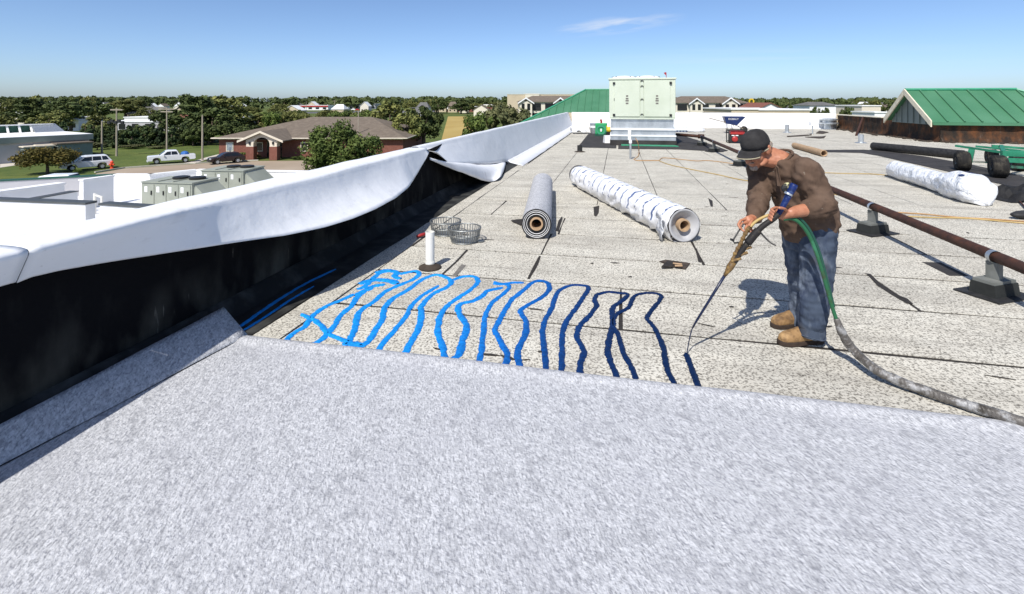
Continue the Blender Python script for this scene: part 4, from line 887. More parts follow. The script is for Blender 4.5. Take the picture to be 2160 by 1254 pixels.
# ================================================================== CORDS
def cord(label, pix, r, m, z=.012, lift=None):
    pts = []
    for k, q in enumerate(pix): pts.append(G(q[0], q[1], q[2] if len(q) > 2 else z))
    pts = catmull(pts, 6); b = MB(); b.tube(pts, r, 6); return tag(b.build('power_cord', m, smooth=True), label, 'cord', 'cords lying on the roof')
cord('orange cord hanging from the curb of the large unit', [(1340, 292, .5), (1345, 300, .4), (1348, 318, .06), (1346, 330), (1338, 336), (1345, 339), (1370, 339), (1391, 339)], .012, M['cord'])
cord('orange cord running right from the large unit to the worker\'s cap', [(1391, 339), (1396, 334), (1410, 334), (1440, 337), (1470, 340), (1490, 339), (1520, 342), (1545, 345), (1570, 344)], .010, M['cord'])
cord('tan cord slanting from the large unit behind the worker', [(1391, 340), (1410, 347), (1440, 354), (1480, 362), (1520, 370), (1560, 379), (1620, 388), (1700, 400), (1780, 414), (1810, 424)], .011, M['cordy'])
cord('yellow cord lying beyond the gas pipe at right', [(1858, 446), (1900, 449), (1950, 452), (2010, 458), (2080, 462), (2170, 468)], .009, M['cord'])
cord('pale tan cord lying below the yellow one at right', [(1900, 456), (1960, 459), (2040, 461), (2100, 466), (2170, 472)], .010, M['cordy'])
cord('thin dark cord crossing toward the bunched white roll', [(1725, 364), (1770, 366), (1840, 367.5), (1880, 371), (1910, 371)], .010, M['cordy'])
cord('brown cable at the right edge by the black tarp', [(2128, 402), (2140, 412), (2150, 424), (2165, 440)], .014, M['pipe'], z=.03)
# ================================================================== FAR SMALL THINGS
p = G(1225, 283, 0)
b = MB(); rows_ = []
for k in range(15):
    a = math.pi * k / 14; rows_.append([p + Vector((.0, 0, 0)) + Vector((lerp(-.45, .45, j / 12) + .05 * noise.noise(Vector((k, j, 1))), .45 * math.cos(a) + .4, max(.01, (.10 + .42 * math.sin(a) * (1 - .5 * abs(j / 6 - 1) ** 2)) * (1 + .5 * noise.noise(Vector((k * .6, j * .6, 9))))))) for j in range(13)])
b.grid(rows_); bag = thing('plastic_bag', 'crumpled white plastic sack by the left parapet near the far end', 'bag', p); b.build('sack', M['poly'], bag, smooth=False)
b = MB(); b.lathe([(.2, 0), (.16, .06), (.05, .08)], 10, p + Vector((-.1, .1, .12))); b.build('opening', M['dark'], bag)
p = G(1254, 282, 0); t = thing('bucket', 'grey white bucket left of the green blower', 'bucket', p); b = MB(); b.lathe([(.20, 0), (.24, .48), (.255, .49), (.255, .53), (.22, .53)], 20, p); b.build('pail', M['galv'], t); b = MB(); b.lathe([(.243, .30), (.247, .40)], 20, p, caps=False); b.build('label_band', M['whitep'], t)
p = G(1268, 288, 0); t = thing('blower', 'green box shaped blower with round white outlet', 'blower', p, -PHI)
b = MB(); b.box((-.28, 0, .10), (.28, .5, .62)); bevel(b.build('housing', M['greenm'], t, True), .03)
b = MB(); rs = [(Vector((0, -.012, .30)), Vector((r, 0, 0)), Vector((0, 0, r))) for r in (.23, .16)]; rs = [(Vector((0, 0, .30)), Vector((.23, 0, 0)), Vector((0, 0, .23))), (Vector((0, -.03, .30)), Vector((.23, 0, 0)), Vector((0, 0, .23))), (Vector((0, -.03, .30)), Vector((.15, 0, 0)), Vector((0, 0, .15))), (Vector((0, .0, .30)), Vector((.15, 0, 0)), Vector((0, 0, .15)))]
b.rings(rs, 24, caps=False); b.build('outlet_ring', M['greentrim'], t, True)
b = MB(); b.rings([(Vector((0, -.01, .29)), Vector((.05, 0, 0)), Vector((0, 0, .08))), (Vector((0, -.04, .29)), Vector((.04, 0, 0)), Vector((0, 0, .07)))], 14); b.build('hub', M['whitep'], t, True)
b = MB(); b.box((-.3, -.05, 0), (.3, .55, .10)); b.build('base_skid', M['greencap'], t, True); b = MB(); b.tube([(0, .25, .62), (0, .25, .72), (-.04, .25, .80)], .05, 8); b.build('filler_cap', M['red'], t, True)
p = G(1285, 289, 0); t = thing('small_machine', 'small yellow and black machine between blower and large unit', 'machine', p); b = MB(); b.ell(p + Vector((0, 0, .33)), ((.14, 0, 0), (0, .14, 0), (0, 0, .14)), 8, 6); b.tube([p + Vector((-.1, 0, .4)), p + Vector((-.12, 0, .52))], .03, 6); b.build('motor', M['yellow'], t); b = MB(); b.box((p.x - .14, p.y - .12, 0), (p.x + .14, p.y + .12, .22)); b.build('base', M['dark'], t)
b = MB(); p = G(1284, 303, 0); b.box((p.x - .16, p.y, 0), (p.x + .14, p.y + .4, .30), taper=.03); o = tag(b.build('white_box', M['whitep']), 'small white carton at the left foot of the large unit', 'box')
# shrink wrapped bottles right of the unit
t = thing('bottle_pack', 'pack of clear bottles standing right of the large unit', 'bottles', G(1442, 279, 0), -PHI)
for k in range(6):
    for j in range(2):
        b = MB(); c = (k * .16 - .42, j * .16, 0); b.lathe([(.07, 0), (.075, .05), (.075, .24), (.03, .32), (.03, .36)], 12, c); bo = b.build('bottle', M['clear'], t, True, smooth=True)
b = MB(); b.box((-.52, -.10, .0), (.48, .26, .03)); b.build('tray', M['blue'], t, True); b = MB(); b.box((-.53, -.11, .10), (.49, -.095, .22)); b.build('shrink_band', M['clear'], t, True)
p = G(1472, 280, 0); b = MB(); b.ell(p + Vector((0, .3, .10)), ((.5, .1, 0), (-.1, .35, 0), (0, 0, .18)), 12, 6); tag(b.build('plastic_sheet', M['poly']), 'low white plastic heap before the far parapet', 'plastic')
# generator
p = G(1556, 303, 0); t = thing('generator', 'red portable generator in a black tube frame behind the worker\'s cap', 'generator', p, -PHI)
fr = []
b = MB()
for y in (0, .5):
    b.tube(catmull([(-.38, y, .02), (-.38, y, .50), (-.34, y, .60), (.34, y, .60), (.38, y, .50), (.38, y, .02), (-.38, y, .02)], 3), .022, 8)
for x, z in ((-.38, .1), (.38, .1), (-.36, .58), (.36, .58)): b.tube([(x, 0, z), (x, .5, z)], .02, 8)
b.build('tube_frame', M['dark'], t, True, smooth=True)
b = MB(); b.box((-.30, .04, .40), (.32, .46, .57)); bevel(b.build('fuel_tank', M['red'], t, True), .03)
b = MB(); b.box((-.32, .02, .06), (.32, .44, .39)); b.build('engine', M['dark'], t, True)
b = MB(); b.rings([(Vector((-.12, y, .20)), Vector((r, 0, 0)), Vector((0, 0, r))) for r, y in ((.13, .02), (.13, -.02), (.08, -.05), (.02, -.055))], 20); b.build('recoil_starter', M['red'], t, True)
for x in (-.20, -.03): b = MB(); b.box((x - .06, -.01, .345), (x + .06, .02, .385)); b.build('outlet_plate', M['whitep'], t, True)
t.scale = (.86, .86, .86)
# wheelbarrow leaning up behind it
p = G(1548, 282, 0); t = thing('wheelbarrow', 'blue wheelbarrow with white lettering standing by the far parapet', 'wheelbarrow', p, -PHI)
top = [(-.52, 0, .98), (.62, 0, .98), (.62, .62, .98), (-.52, .62, .98)]; bot = [(-.40, .1, .58), (.20, .1, .50), (.20, .52, .50), (-.40, .52, .58)]
b = MB(); i_ = b.grid([top, bot], True); b.f.append(i_[1]); o = b.build('tray', M['blue'], t, True); solidify(o, .02)
b = MB(); b.tube([Vector(q) for q in top + [top[0]]], .022, 6); b.build('rim', M['blue'], t, True)
for y in (.12, .5):
    b = MB(); b.tube([(-1.35, y, .90), (-.5, y, .66), (.25, y, .44), (.62, .31, .24)], .024, 7); b.build('handle', M['wood'], t, True)
    b = MB(); b.tube([(-.3, y, .6), (-.34, y, .02), (-.1, y, .02), (.0, y, .5)], .018, 6); b.build('leg', M['dark'], t, True)
b = MB(); b.rings([(Vector((.62, .31 + h, .22)), Vector((r, 0, 0)), Vector((0, 0, r))) for r, h in ((.14, -.05), (.20, -.045), (.215, 0), (.20, .045), (.14, .05))], 22); b.build('wheel', M['tire'], t, True)
cu = bpy.data.curves.new('lettering', 'FONT'); cu.body = 'KOBALT'; cu.size = .15; cu.extrude = .004; cu.align_x = 'CENTER'
to = bpy.data.objects.new('lettering_tmp', cu); col.objects.link(to); dg = bpy.context.evaluated_depsgraph_get(); me = bpy.data.meshes.new_from_object(to.evaluated_get(dg)); bpy.data.objects.remove(to)
tilt = math.atan2(.40, .1); me.transform(Matrix.Translation((-.02, .035, .80)) @ Matrix.Rotation(math.radians(90 + 14), 4, 'X')); me.transform(Matrix.Translation((0, -.012, 0))); link_mesh('lettering', me, M['whitep'], t, True)
t.scale = (.88, .88, .88)
# ================================================================== GREEN CART
ct_ = thing('equipment_cart', 'green steel equipment cart on four fat black tyres at right', 'cart', G(2110, 372, 0), 0)
def wheel(px, py, rad, wid, yaw, label=None):
    c = G(px, py, 0) + Vector((0, 0, rad)); ax = Vector((math.cos(yaw), math.sin(yaw), 0)); s = Vector((-ax.y, ax.x, 0)); up = Vector((0, 0, 1))
    b = MB(); b.rings([(c + ax * h * wid, s * r * rad, up * r * rad) for r, h in ((.45, -.42), (.70, -.5), (.90, -.46), (.985, -.30), (1, 0), (.985, .30), (.90, .46), (.70, .5), (.45, .42))], 30); w = b.build('wheel', M['tire'], ct_, smooth=True)
    for k in (-.3, -.1, .1, .3):
        b = MB(); b.rings([(c + ax * (k * wid + h), s * r, up * r) for r, h in ((rad * .985, -.012), (rad * 1.012, -.010), (rad * 1.012, .010), (rad * .985, .012))], 30, caps=False); b.build('tread_rib', M['tire'], w, smooth=True)
    b = MB(); b.rings([(c - ax * (wid * .40 + h), s * r, up * r) for r, h in ((.40 * rad, 0), (.36 * rad, .02), (.10 * rad, .0))], 20); b.build('rim', M['dark'], w)
    return c
yaw = math.radians(-28)
w1 = wheel(2030, 361, .24, .27, yaw); w2 = wheel(2106, 376, .25, .27, yaw); w3 = wheel(2148, 361, .22, .27, yaw); w4 = wheel(2092, 345, .19, .24, yaw)
def bar(a, b_, w=.028, h=.024, name='frame_bar', m=None):
    a = Vector(a); b_ = Vector(b_); d = (b_ - a).normalized(); s = d.cross(Vector((0, 0, 1))).normalized() * w; u = Vector((0, 0, h))
    q = MB(); q.prism([a - s - u, a + s - u, a + s + u, a - s + u], b_ - a); return q.build(name, m or M['cartgreen'], ct_)
fz = .66
P1, P2, P3, P4 = w1 + Vector((-.1, .25, fz - .30)), w2 + Vector((-.05, .2, fz - .30)), w3 + Vector((.3, .2, fz - .28)), w4 + Vector((.2, .2, fz - .28))
bar(PY(2016, 308, w1.y + .25), PY(2128, 324, w2.y + .3)); bar(PY(2058, 309, w1.y + .8), PY(2165, 320, w2.y + 1.2)); bar(PY(2092, 308, w1.y + 1.2), PY(2165, 314, w1.y + .9), .03, .03)
bar(PY(2112, 324, w2.y + .3), PY(2175, 326, w2.y + .2), .04, .06); bar(PY(2108, 337, w2.y + .15), PY(2180, 341, w2.y + .1), .04, .05); bar(PY(2112, 309, w1.y + 1.2), PY(2118, 325, w2.y + .5), .04, .04)
bar(PY(2050, 316, w1.y + .3), PY(2044, 342, w1.y + .25), .06, .05, 'wheel_fork'); bar(PY(2118, 326, w2.y + .3), PY(2118, 345, w2.y + .25), .05, .05, 'wheel_fork'); bar(PY(2160, 322, w3.y + .1), PY(2158, 345, w3.y), .05, .05, 'wheel_fork')
bar(PY(2052, 342, w1.y + .5), PY(2088, 343, w2.y + .9), .015, .012, 'axle_rod'); bar(PY(2128, 352, w2.y + .3), PY(2162, 354, w3.y), .03, .03, 'axle_rod')
M['tarp'] = mat('black_plastic_tarp', (.006, .006, .007), (.015, .015, .016), rough=.8, scale=8, bump=.4, bscale=14)
b = MB(); random.seed(5); rows_ = []
c = G(2150, 428, 0)
for j in range(18):
    rows_.append([c + Vector((lerp(-.18, 1.3, k / 20), lerp(-.05, 1.1, j / 17), max(.01, .26 * math.sin(math.pi * min(1, .15 + j / 17)) * (.55 + .9 * noise.noise(Vector((k * .35, j * .4, 2)))) * min(1, k / 4)))) for k in range(21)])
b.grid(rows_); tag(b.build('tarp', M['tarp']), 'crumpled black tarp heaped at the right edge', 'tarp')
b = MB(); c = G(2150, 462, .0); b.ell(c + Vector((.12, 0, .06)), ((.26, .03, 0), (-.02, .10, 0), (0, 0, .06)), 14, 8); tag(b.build('black_rag', M['blackrub'], smooth=True), 'small black rag lying at the right edge below the tarp', 'rag')
# ================================================================== THE WORKER
KS = 1.06
def capsule(b, p, q, r0, r1, n=14):
    r0 *= KS; r1 *= KS
    p = Vector(p); q = Vector(q); d = (q - p).normalized()
    b.tube([p - d * r0 * .92, p - d * r0 * .7, p - d * r0 * .35, p, q, q + d * r1 * .35, q + d * r1 * .7, q + d * r1 * .92], [r0 * .38, r0 * .71, r0 * .93, r0, r1, r1 * .93, r1 * .71, r1 * .38], n)
def chain(b, pts, rs, n=14):
    for k in range(len(pts) - 1): capsule(b, pts[k], pts[k + 1], rs[k], rs[k + 1], n)
def fused(b, name, voxel, it, m, parent, disp=None, sub=0):
    """all the shapes in b grown together into one continuous skin"""
    me = bpy.data.meshes.new(name); me.from_pydata([tuple(p) for p in b.v], [], b.f)
    bm = bmesh.new(); bm.from_mesh(me); bmesh.ops.recalc_face_normals(bm, faces=bm.faces); bm.to_mesh(me); bm.free()
    o = bpy.data.objects.new(name + '_tmp', me); col.objects.link(o)
    r = o.modifiers.new('r', 'REMESH'); r.mode = 'VOXEL'; r.voxel_size = voxel
    s = o.modifiers.new('s', 'SMOOTH'); s.iterations = it; s.factor = .5
    dg = bpy.context.evaluated_depsgraph_get(); out = bpy.data.meshes.new_from_object(o.evaluated_get(dg)); bpy.data.objects.remove(o)
    if disp:
        ns = [v.normal.copy() for v in out.vertices]
        for v, n in zip(out.vertices, ns): v.co += n * disp(v.co, n)
    out.name = name; out.materials.clear()
    return link_mesh(name, out, m, parent, smooth=True)
M['skin'] = layered('sunburnt_skin', (.40, .165, .090), [((.50, .235, .14), 14, .45, .65, I1, .5), ((.27, .085, .045), 26, .5, .68, I1, .5)], rough=.48, bump=.15, bscale=160, bdist=.002, spec=.45)
M['shirt'] = layered('brown_thermal_shirt', (.105, .068, .048), [((.15, .102, .075), 9, .45, .68, I1, .6), ((.055, .036, .026), 16, .5, .68, (1, 1, .6), .6), ((.33, .30, .24), 38, .685, .71, I1, .5)], rough=.95, bump=.25, bscale=260, bdist=.002, spec=.1)
M['denim'] = layered('faded_denim', (.058, .075, .108), [((.23, .265, .32), 6, .44, .62, (1, 1, .5), .8), ((.022, .032, .065), 11, .5, .68, (1, 1, .45), .75), ((.10, .085, .06), 5, .6, .72, I1, .35)], rough=.95, bump=.3, bscale=300, bdist=.002, spec=.1)
M['leather'] = layered('tan_work_leather', (.27, .16, .07), [((.10, .055, .026), 18, .46, .66, I1, .8), ((.52, .33, .15), 10, .5, .66, I1, .5)], rough=.7, bump=.25, bscale=90, bdist=.003)
M['sole'] = mat('dark_rubber_sole', (.025, .016, .011), (.05, .032, .022), rough=.85, scale=30)
M['cap'] = mat('black_cotton_cap', (.014, .013, .013), (.032, .03, .03), rough=.95, scale=16, bump=.3, bscale=60)
M['piping'] = mat('khaki_piping', (.36, .32, .22), rough=.9, scale=30)
M['hair'] = mat('grey_hair', (.16, .11, .085), (.34, .29, .25), rough=.8, scale=90)
def m_(x, y, Y): return PY(x, y, Y + .29)
F = Vector((-.906, -.423, 0)); S = Vector((.423, -.906, 0)); Z = Vector((0, 0, 1))
who = thing('person', 'person in brown shirt, jeans and black cap bending to pour adhesive', 'person', (G(1690, 733).x, G(1690, 733).y + .15, 0), 0)
hipL, hipR = m_(1724, 492, 3.20), m_(1686, 492, 3.42); kneL, kneR = m_(1722, 590, 3.17), m_(1692, 588, 3.44); ankL, ankR = m_(1713, 690, 3.17), m_(1686, 668, 3.47)
shL, shR = m_(1702, 362, 3.11), m_(1602, 357, 3.45); elL, elR = m_(1739, 436, 3.03), m_(1602, 418, 3.34); wrL, wrR = m_(1668, 449, 2.97), m_(1589, 460, 3.12)
Hc = m_(1594, 311, 3.28); hf = Vector((-.87 * .89, -.49 * .89, -.45)).normalized(); hl = Vector((-hf.y, hf.x, 0)).normalized(); hl = Z.cross(hf).normalized(); hu = hf.cross(hl).normalized()
def hp(a, b_, c): return Hc + hf * a * KS + hl * b_ * KS + hu * c * KS
def hell(b, c, r): b.ell(hp(*c), (hf * r[0] * KS, hl * r[1] * KS, hu * r[2] * KS), 18, 12)
neck0 = m_(1646, 338, 3.29)
sp = [(1708, 494, .175, .160), (1707, 474, .190, .170), (1701, 442, .192, .174), (1691, 410, .195, .166), (1679, 380, .198, .150), (1665, 357, .188, .128), (1654, 340, .150, .104), (1646, 329, .090, .078)]
sp = [(x, y, a * KS, b_ * KS) for x, y, a, b_ in sp]
spc = [m_(x, y, 3.29) for x, y, a, b_ in sp]; spd = (spc[-1] - spc[0]).normalized(); Fp = (F - spd * F.dot(spd)).normalized()
# --- body: one continuous skin from head to boots
b = MB()
hell(b, (-.012, 0, .012), (.098, .076, .094)); hell(b, (.028, 0, -.055), (.066, .060, .078)); hell(b, (.066, 0, -.108), (.030, .032, .024)); hell(b, (.076, 0, .008), (.022, .060, .018))
for s in (-1, 1):
    hell(b, (.054, s * .038, -.045), (.036, .030, .034)); hell(b, (-.008, s * .078, -.022), (.026, .010, .034)); hell(b, (-.020, s * .086, -.016), (.012, .010, .032)); hell(b, (.03, s * .05, -.09), (.045, .020, .022))
capsule(b, hp(.090, 0, -.002), hp(.116, 0, -.040), .010, .016); hell(b, (.108, .012, -.046), (.012, .009, .009)); hell(b, (.108, -.012, -.046), (.012, .009, .009)); hell(b, (.090, 0, -.074), (.016, .028, .010)); hell(b, (.087, 0, -.088), (.015, .025, .009))
capsule(b, hp(-.035, 0, -.06), neck0, .060, .068); capsule(b, hp(.0, 0, -.09), neck0 + F * .03, .045, .06)
b.rings([(c, S * a * .86, Fp * d * .82) for c, (x, y, a, d) in zip(spc, sp)], 22)
chain(b, [shL, elL, wrL], [.058, .050, .034]); chain(b, [shR, elR, wrR], [.056, .046, .032]); capsule(b, elL.lerp(wrL, .08), elL.lerp(wrL, .45), .046, .048)
chain(b, [hipL, kneL, ankL], [.085, .06, .045]); chain(b, [hipR, kneR, ankR], [.085, .06, .045])
# left hand closed round the handle
def fing(pts, r=.0088):
    p = [m_(*q) for q in pts]; chain(b, p, [r * 1.08, r, r * .95, r * .86][:len(p)], 8)
palmL = m_(1654, 453, 2.985); b.ell(palmL, (Vector((.042, .0, -.010)), Vector((0, .018, 0)), Vector((.008, 0, .040))), 12, 8); capsule(b, wrL, palmL, .032, .028)
for k in range(4):
    dy = k * 6.2; dx = -k * 2.0
    fing([(1652 + dx, 441 + dy, 2.99), (1636 + dx, 438 + dy, 2.985), (1627 + dx, 442 + dy, 2.955), (1633 + dx, 447 + dy, 2.925)])
fing([(1660, 446, 2.965), (1654, 440, 2.925), (1644, 439, 2.905)], .0100)
# right hand, fingers curled round the valve
palmR = m_(1580, 467, 3.075); b.ell(palmR, (Vector((-.040, 0, -.012)), Vector((0, .018, .004)), Vector((.012, 0, -.036))), 12, 8); capsule(b, wrR, palmR, .030, .027)
fing([(1572, 462, 3.07), (1562, 466, 3.05), (1557, 474, 3.03), (1561, 482, 3.01)]); fing([(1573, 470, 3.07), (1564, 474, 3.045), (1562, 483, 3.02), (1569, 488, 3.0)]); fing([(1578, 476, 3.07), (1572, 482, 3.05), (1576, 489, 3.02), (1583, 489, 2.995)]); fing([(1585, 477, 3.07), (1584, 484, 3.05), (1588, 488, 3.02), (1593, 484, 3.0)], .0080)
fing([(1588, 464, 3.055), (1584, 470, 3.02), (1580, 476, 3.0)], .0102)
fused(b, 'body', .0042, 3, M['skin'], who)
# --- shirt
def folds(p, n):
    a = noise.noise(Vector((p.x * 9, p.y * 9, p.z * 20))) * .010 + noise.noise(Vector((p.x * 22 + p.z * 14, p.y * 20, p.z * 26))) * .0085
    w = math.exp(-((p - elL).length / .13) ** 2) + math.exp(-((p - elR).length / .12) ** 2) + .5 * math.exp(-((p - spc[1]).length / .16) ** 2)
    a += w * .011 * (1 - 2 * abs(noise.noise(Vector((p.x * 8 + p.z * 9, p.y * 8, p.z * 24 - p.x * 12)))) ** .6); return a
b = MB(); b.rings([(c, S * a, Fp * d) for c, (x, y, a, d) in zip(spc[:-1], sp[:-1])] + [(spc[-1], S * .088, Fp * .084)], 26)
chain(b, [spc[5] + S * .10, shL, shL.lerp(elL, .55), elL], [.095, .090, .082, .074]); chain(b, [elL, elL.lerp(wrL, .42) + Vector((0, 0, .004))], [.074, .064])
chain(b, [spc[5] - S * .10, shR, shR.lerp(elR, .6), elR], [.095, .086, .076, .072]); chain(b, [elR, elR.lerp(wrR, .6), elR.lerp(wrR, .93)], [.072, .064, .052])
fused(b, 'shirt', .0085, 5, M['shirt'], who, folds)
nk = [(Vector(spc[-1]) + spd * .012 + S * .085 * math.cos(a) + Fp * .080 * math.sin(a) - spd * .035 * max(0, math.sin(a))) for a in [2 * math.pi * k / 28 for k in range(29)]]
b = MB(); b.tube(nk, .011, 8, caps=False); b.build('collar', M['shirt'], who, smooth=True)
b = MB(); q0 = spc[-1] + Fp * .095 - spd * .03 + S * .02
b.prism([q0, q0 + S * .03 - spd * .005 + Fp * .02, q0 - spd * .13 + Fp * .055 + S * .028, q0 - spd * .13 + Fp * .055], Fp * .012); b.build('placket', M['shirt'], who)
# --- jeans
def jf(p, n):
    a = noise.noise(Vector((p.x * 12, p.y * 12, p.z * 14))) * .011 + noise.noise(Vector((p.x * 26, p.y * 26, p.z * 34))) * .006
    for c, r, k in ((kneL, .11, .012), (kneR, .11, .011), (ankL + Z * .06, .09, .013), (ankR + Z * .06, .09, .012), (hipL - Z * .08, .12, .009)):
        a += k * .9 * math.exp(-((p - c).length / r) ** 2) * (1 - 2 * abs(noise.noise(Vector((p.x * 9 + p.z * 10, p.y * 9 - p.z * 6, p.z * 17)))) ** .6)
    return a
b = MB(); b.rings([(m_(1706, 470, 3.30), S * .165, Fp * .145), (m_(1706, 500, 3.30), S * .175, F * .150), (m_(1706, 525, 3.30), S * .16, F * .135)], 22)
chain(b, [hipL, m_(1724, 545, 3.18), kneL, m_(1718, 645, 3.16), ankL + Vector((0, 0, .0))], [.118, .106, .094, .088, .078], 16)
chain(b, [hipR, m_(1688, 545, 3.43), kneR, m_(1694, 632, 3.45), ankR], [.112, .102, .090, .084, .074], 16)
def trim(b_, nm): return b_
jn = fused(b, 'jeans', .0085, 5, M['denim'], who, jf)
for kx, (c, r) in enumerate(((ankL, .082), (ankR, .078))):
    b = MB(); ring = [c + Vector((math.cos(a) * r, math.sin(a) * r * .92, -.045 + .010 * math.sin(2 * a + kx))) for a in [2 * math.pi * k / 26 for k in range(27)]]
    b.rings([(c + Vector((0, 0, -.058)), Vector((r, 0, 0)), Vector((0, r * .95, 0))), (c + Vector((0, 0, -.03)), Vector((r * 1.05, 0, 0)), Vector((0, r, 0))), (c + Vector((0, 0, .03)), Vector((r * .98, 0, 0)), Vector((0, r * .95, 0)))], 24, caps=False)
    b.tube([q - Z * .010 for q in ring], .006, 6, caps=False); b.build('cuff', M['denim'], who, smooth=True)
b = MB(); bp0 = m_(1752, 500, 3.08)
# --- boots
def boot(toe, heel):
    toe = Vector((toe.x, toe.y, 0)); heel = Vector((heel.x, heel.y, 0)); t = (toe - heel).normalized(); w = Vector((-t.y, t.x, 0)); Lb = .30
    b = MB(); rs = [(-.012, .028, .07), (.01, .038, .092), (.05, .043, .105), (.10, .044, .108), (.15, .046, .095), (.20, .050, .078), (.25, .049, .068), (.285, .040, .058), (.305, .022, .04)]
    b.rings([(heel + t * s + Z * (.022 + h * .5 - .01), w * hw, Z * (h * .5 + .012)) for s, hw, h in rs], 18); b.tube([heel + t * .06 + Z * .06, heel + t * .065 + Z * .13, heel + t * .06 + Z * .19], [.052, .050, .052], 14)
    o = fused(b, 'boot', .0055, 4, M['leather'], who, lambda p, n: .003 * noise.noise(p * 40))
    b = MB(); ol = []
    for s, hw in ((-.02, .0), (-.016, .030), (.01, .042), (.06, .044), (.11, .042), (.16, .048), (.21, .054), (.26, .052), (.295, .040), (.315, .018)): ol.append((s, hw))
    pts = [heel + t * s + w * hw for s, hw in ol] + [heel + t * s - w * hw for s, hw in ol[::-1] if hw > 0]
    b.slab([p[:2] for p in pts], .001, .034); bevel(b.build('sole', M['sole'], o), .006)
    b = MB()
    for k in range(5):
        s = .105 + k * .022; z = .128 - k * .0125 + .006; q = heel + t * s
        b.tube([q + w * .030 + Z * (z - .006), q + Z * (z + .010), q - w * .026 + t * .016 + Z * (z - .006)], .0038, 5)
    q = heel + t * .10 + Z * .145; b.tube(catmull([q, q + w * .035 + Z * .01, q + w * .05 - Z * .03, q + w * .01 - Z * .005], 4), .0035, 5); b.tube(catmull([q, q - w * .03 + Z * .012, q - w * .05 - Z * .025, q - w * .02], 4), .0035, 5)
    b.build('laces', M['sole'], o); return o
boot(G(1652, 727), G(1729, 722)); boot(G(1646, 690), G(1704, 684))
# --- cap
b = MB(); rows_ = []
for j in range(11):
    t = j / 10 * math.pi / 2; r = []
    for k in range(30):
        a = 2 * math.pi * k / 30; rr = math.cos(t) ** .75; h = .012 + .104 * math.sin(t) ** .9
        if j == 0: h = -.006 + .006 * math.cos(a)
        x = math.cos(a); bulge = 1 + .04 * noise.noise(Vector((x * 2, math.sin(a) * 2, t * 2)))
        r.append(hp(-.012 + .106 * rr * x * bulge + .004, .085 * rr * math.sin(a) * bulge, h + .018 * max(0, x) * math.cos(t)))
    rows_.append(r)
b.grid(rows_, True); cp = b.build('cap', M['cap'], who, smooth=True); solidify(cp, .004)
b = MB(); rows_ = []
for j in range(9):
    f = j / 8; r = []
    for k in range(17):
        a = lerp(-1.12, 1.12, k / 16); ext = .070 * f * math.cos(a * .85) ** .6
        r.append(hp(-.008 + .106 * math.cos(a) + ext, .086 * math.sin(a) * (1 + .04 * f), .012 + .012 * math.cos(a) - .016 * f * math.cos(a) - .022 * abs(math.sin(a)) ** 2 * (.4 + f)))
    rows_.append(r)
b.grid(rows_); o = b.build('brim', M['cap'], cp, smooth=True); solidify(o, .005)
b = MB(); b.tube([q - hu * .003 for q in rows_[-1]], .0042, 6); b.tube([hp(-.012 + .107 * math.cos(a), .087 * math.sin(a), -.007 + .006 * math.cos(a)) for a in [lerp(.9, 2 * math.pi - .9, k / 26) for k in range(27)]], .004, 6); b.build('piping', M['piping'], cp)
b = MB(); b.ell(hp(-.008, 0, .117), (hf * .010, hl * .010, hu * .005), 10, 6); b.build('button', M['cap'], cp)
# --- sunglasses
b = MB()
for s in (-1, 1): b.ell(hp(.092, s * .033, -.008), (hf * .008, hl * .029, hu * .020), 14, 8)
b.build('sunglasses', M['glass'], who, smooth=True)
b = MB()
for s in (-1, 1): b.tube([hp(.090, s * .060, -.002), hp(.05, s * .078, -.002), hp(-.005, s * .084, .002), hp(-.022, s * .086, -.012)], .0035, 6)
b.tube([hp(.099, -.01, -.004), hp(.103, 0, -.001), hp(.099, .01, -.004)], .003, 6); b.build('glasses_frame', M['dark'], who)
# --- hair: grey goatee and a tuft behind the ear
b = MB(); hell(b, (.078, 0, -.112), (.024, .030, .024)); hell(b, (.094, 0, -.066), (.010, .030, .006))
fused(b, 'beard', .003, 2, M['hair'], who, lambda p, n: .003 * noise.noise(p * 130))
b = MB()
for s in (-1, 1): hell(b, (-.048, s * .074, -.004), (.026, .010, .020))
fused(b, 'hair', .003, 2, M['hair'], who, lambda p, n: .003 * noise.noise(p * 150))
# ================================================================== SPRAY GUN AND HOSE
gn = thing('spray_gun', 'long spray lance with blue handle held by the worker', 'spray gun', (G(1449, 746).x, G(1449, 746).y, 0), 0)
M['bluehandle'] = layered('scuffed_blue_grip', (.008, .022, .115), [((.08, .12, .24), 40, .52, .66, I1, .7), ((.004, .008, .03), 30, .5, .68, I1, .6)], rough=.4, bump=.15)
M['splat'] = layered('paint_splattered_steel', (.02, .02, .02), [((.55, .52, .28), 32, .50, .58, I1, .9), ((.5, .5, .5), 22, .6, .66, I1, .6)], rough=.6, bump=.3)
M['brass'] = layered('grimy_brass', (.15, .09, .035), [((.32, .20, .06), 40, .48, .64, I1, .7), ((.03, .02, .014), 55, .5, .66, I1, .8)], rough=.55, bump=.3, bscale=120)
M['gundark'] = layered('grimy_black_barrel', (.018, .016, .015), [((.10, .08, .05), 45, .55, .68, I1, .6)], rough=.6, bump=.3, bscale=120)
M['hosegreen'] = layered('green_rubber_hose', (.022, .115, .05), [((.06, .24, .13), 9, .5, .7, I1, .6), ((.05, .05, .025), 16, .52, .68, I1, .7)], rough=.5, bump=.2, bscale=60)
M['wrap'] = layered('grey_taped_hose', (.12, .11, .10), [((.42, .42, .42), 16, .5, .62, I1, .7), ((.035, .03, .022), 11, .48, .66, I1, .8)], rough=.35, bump=.6, bscale=70, bdist=.008)
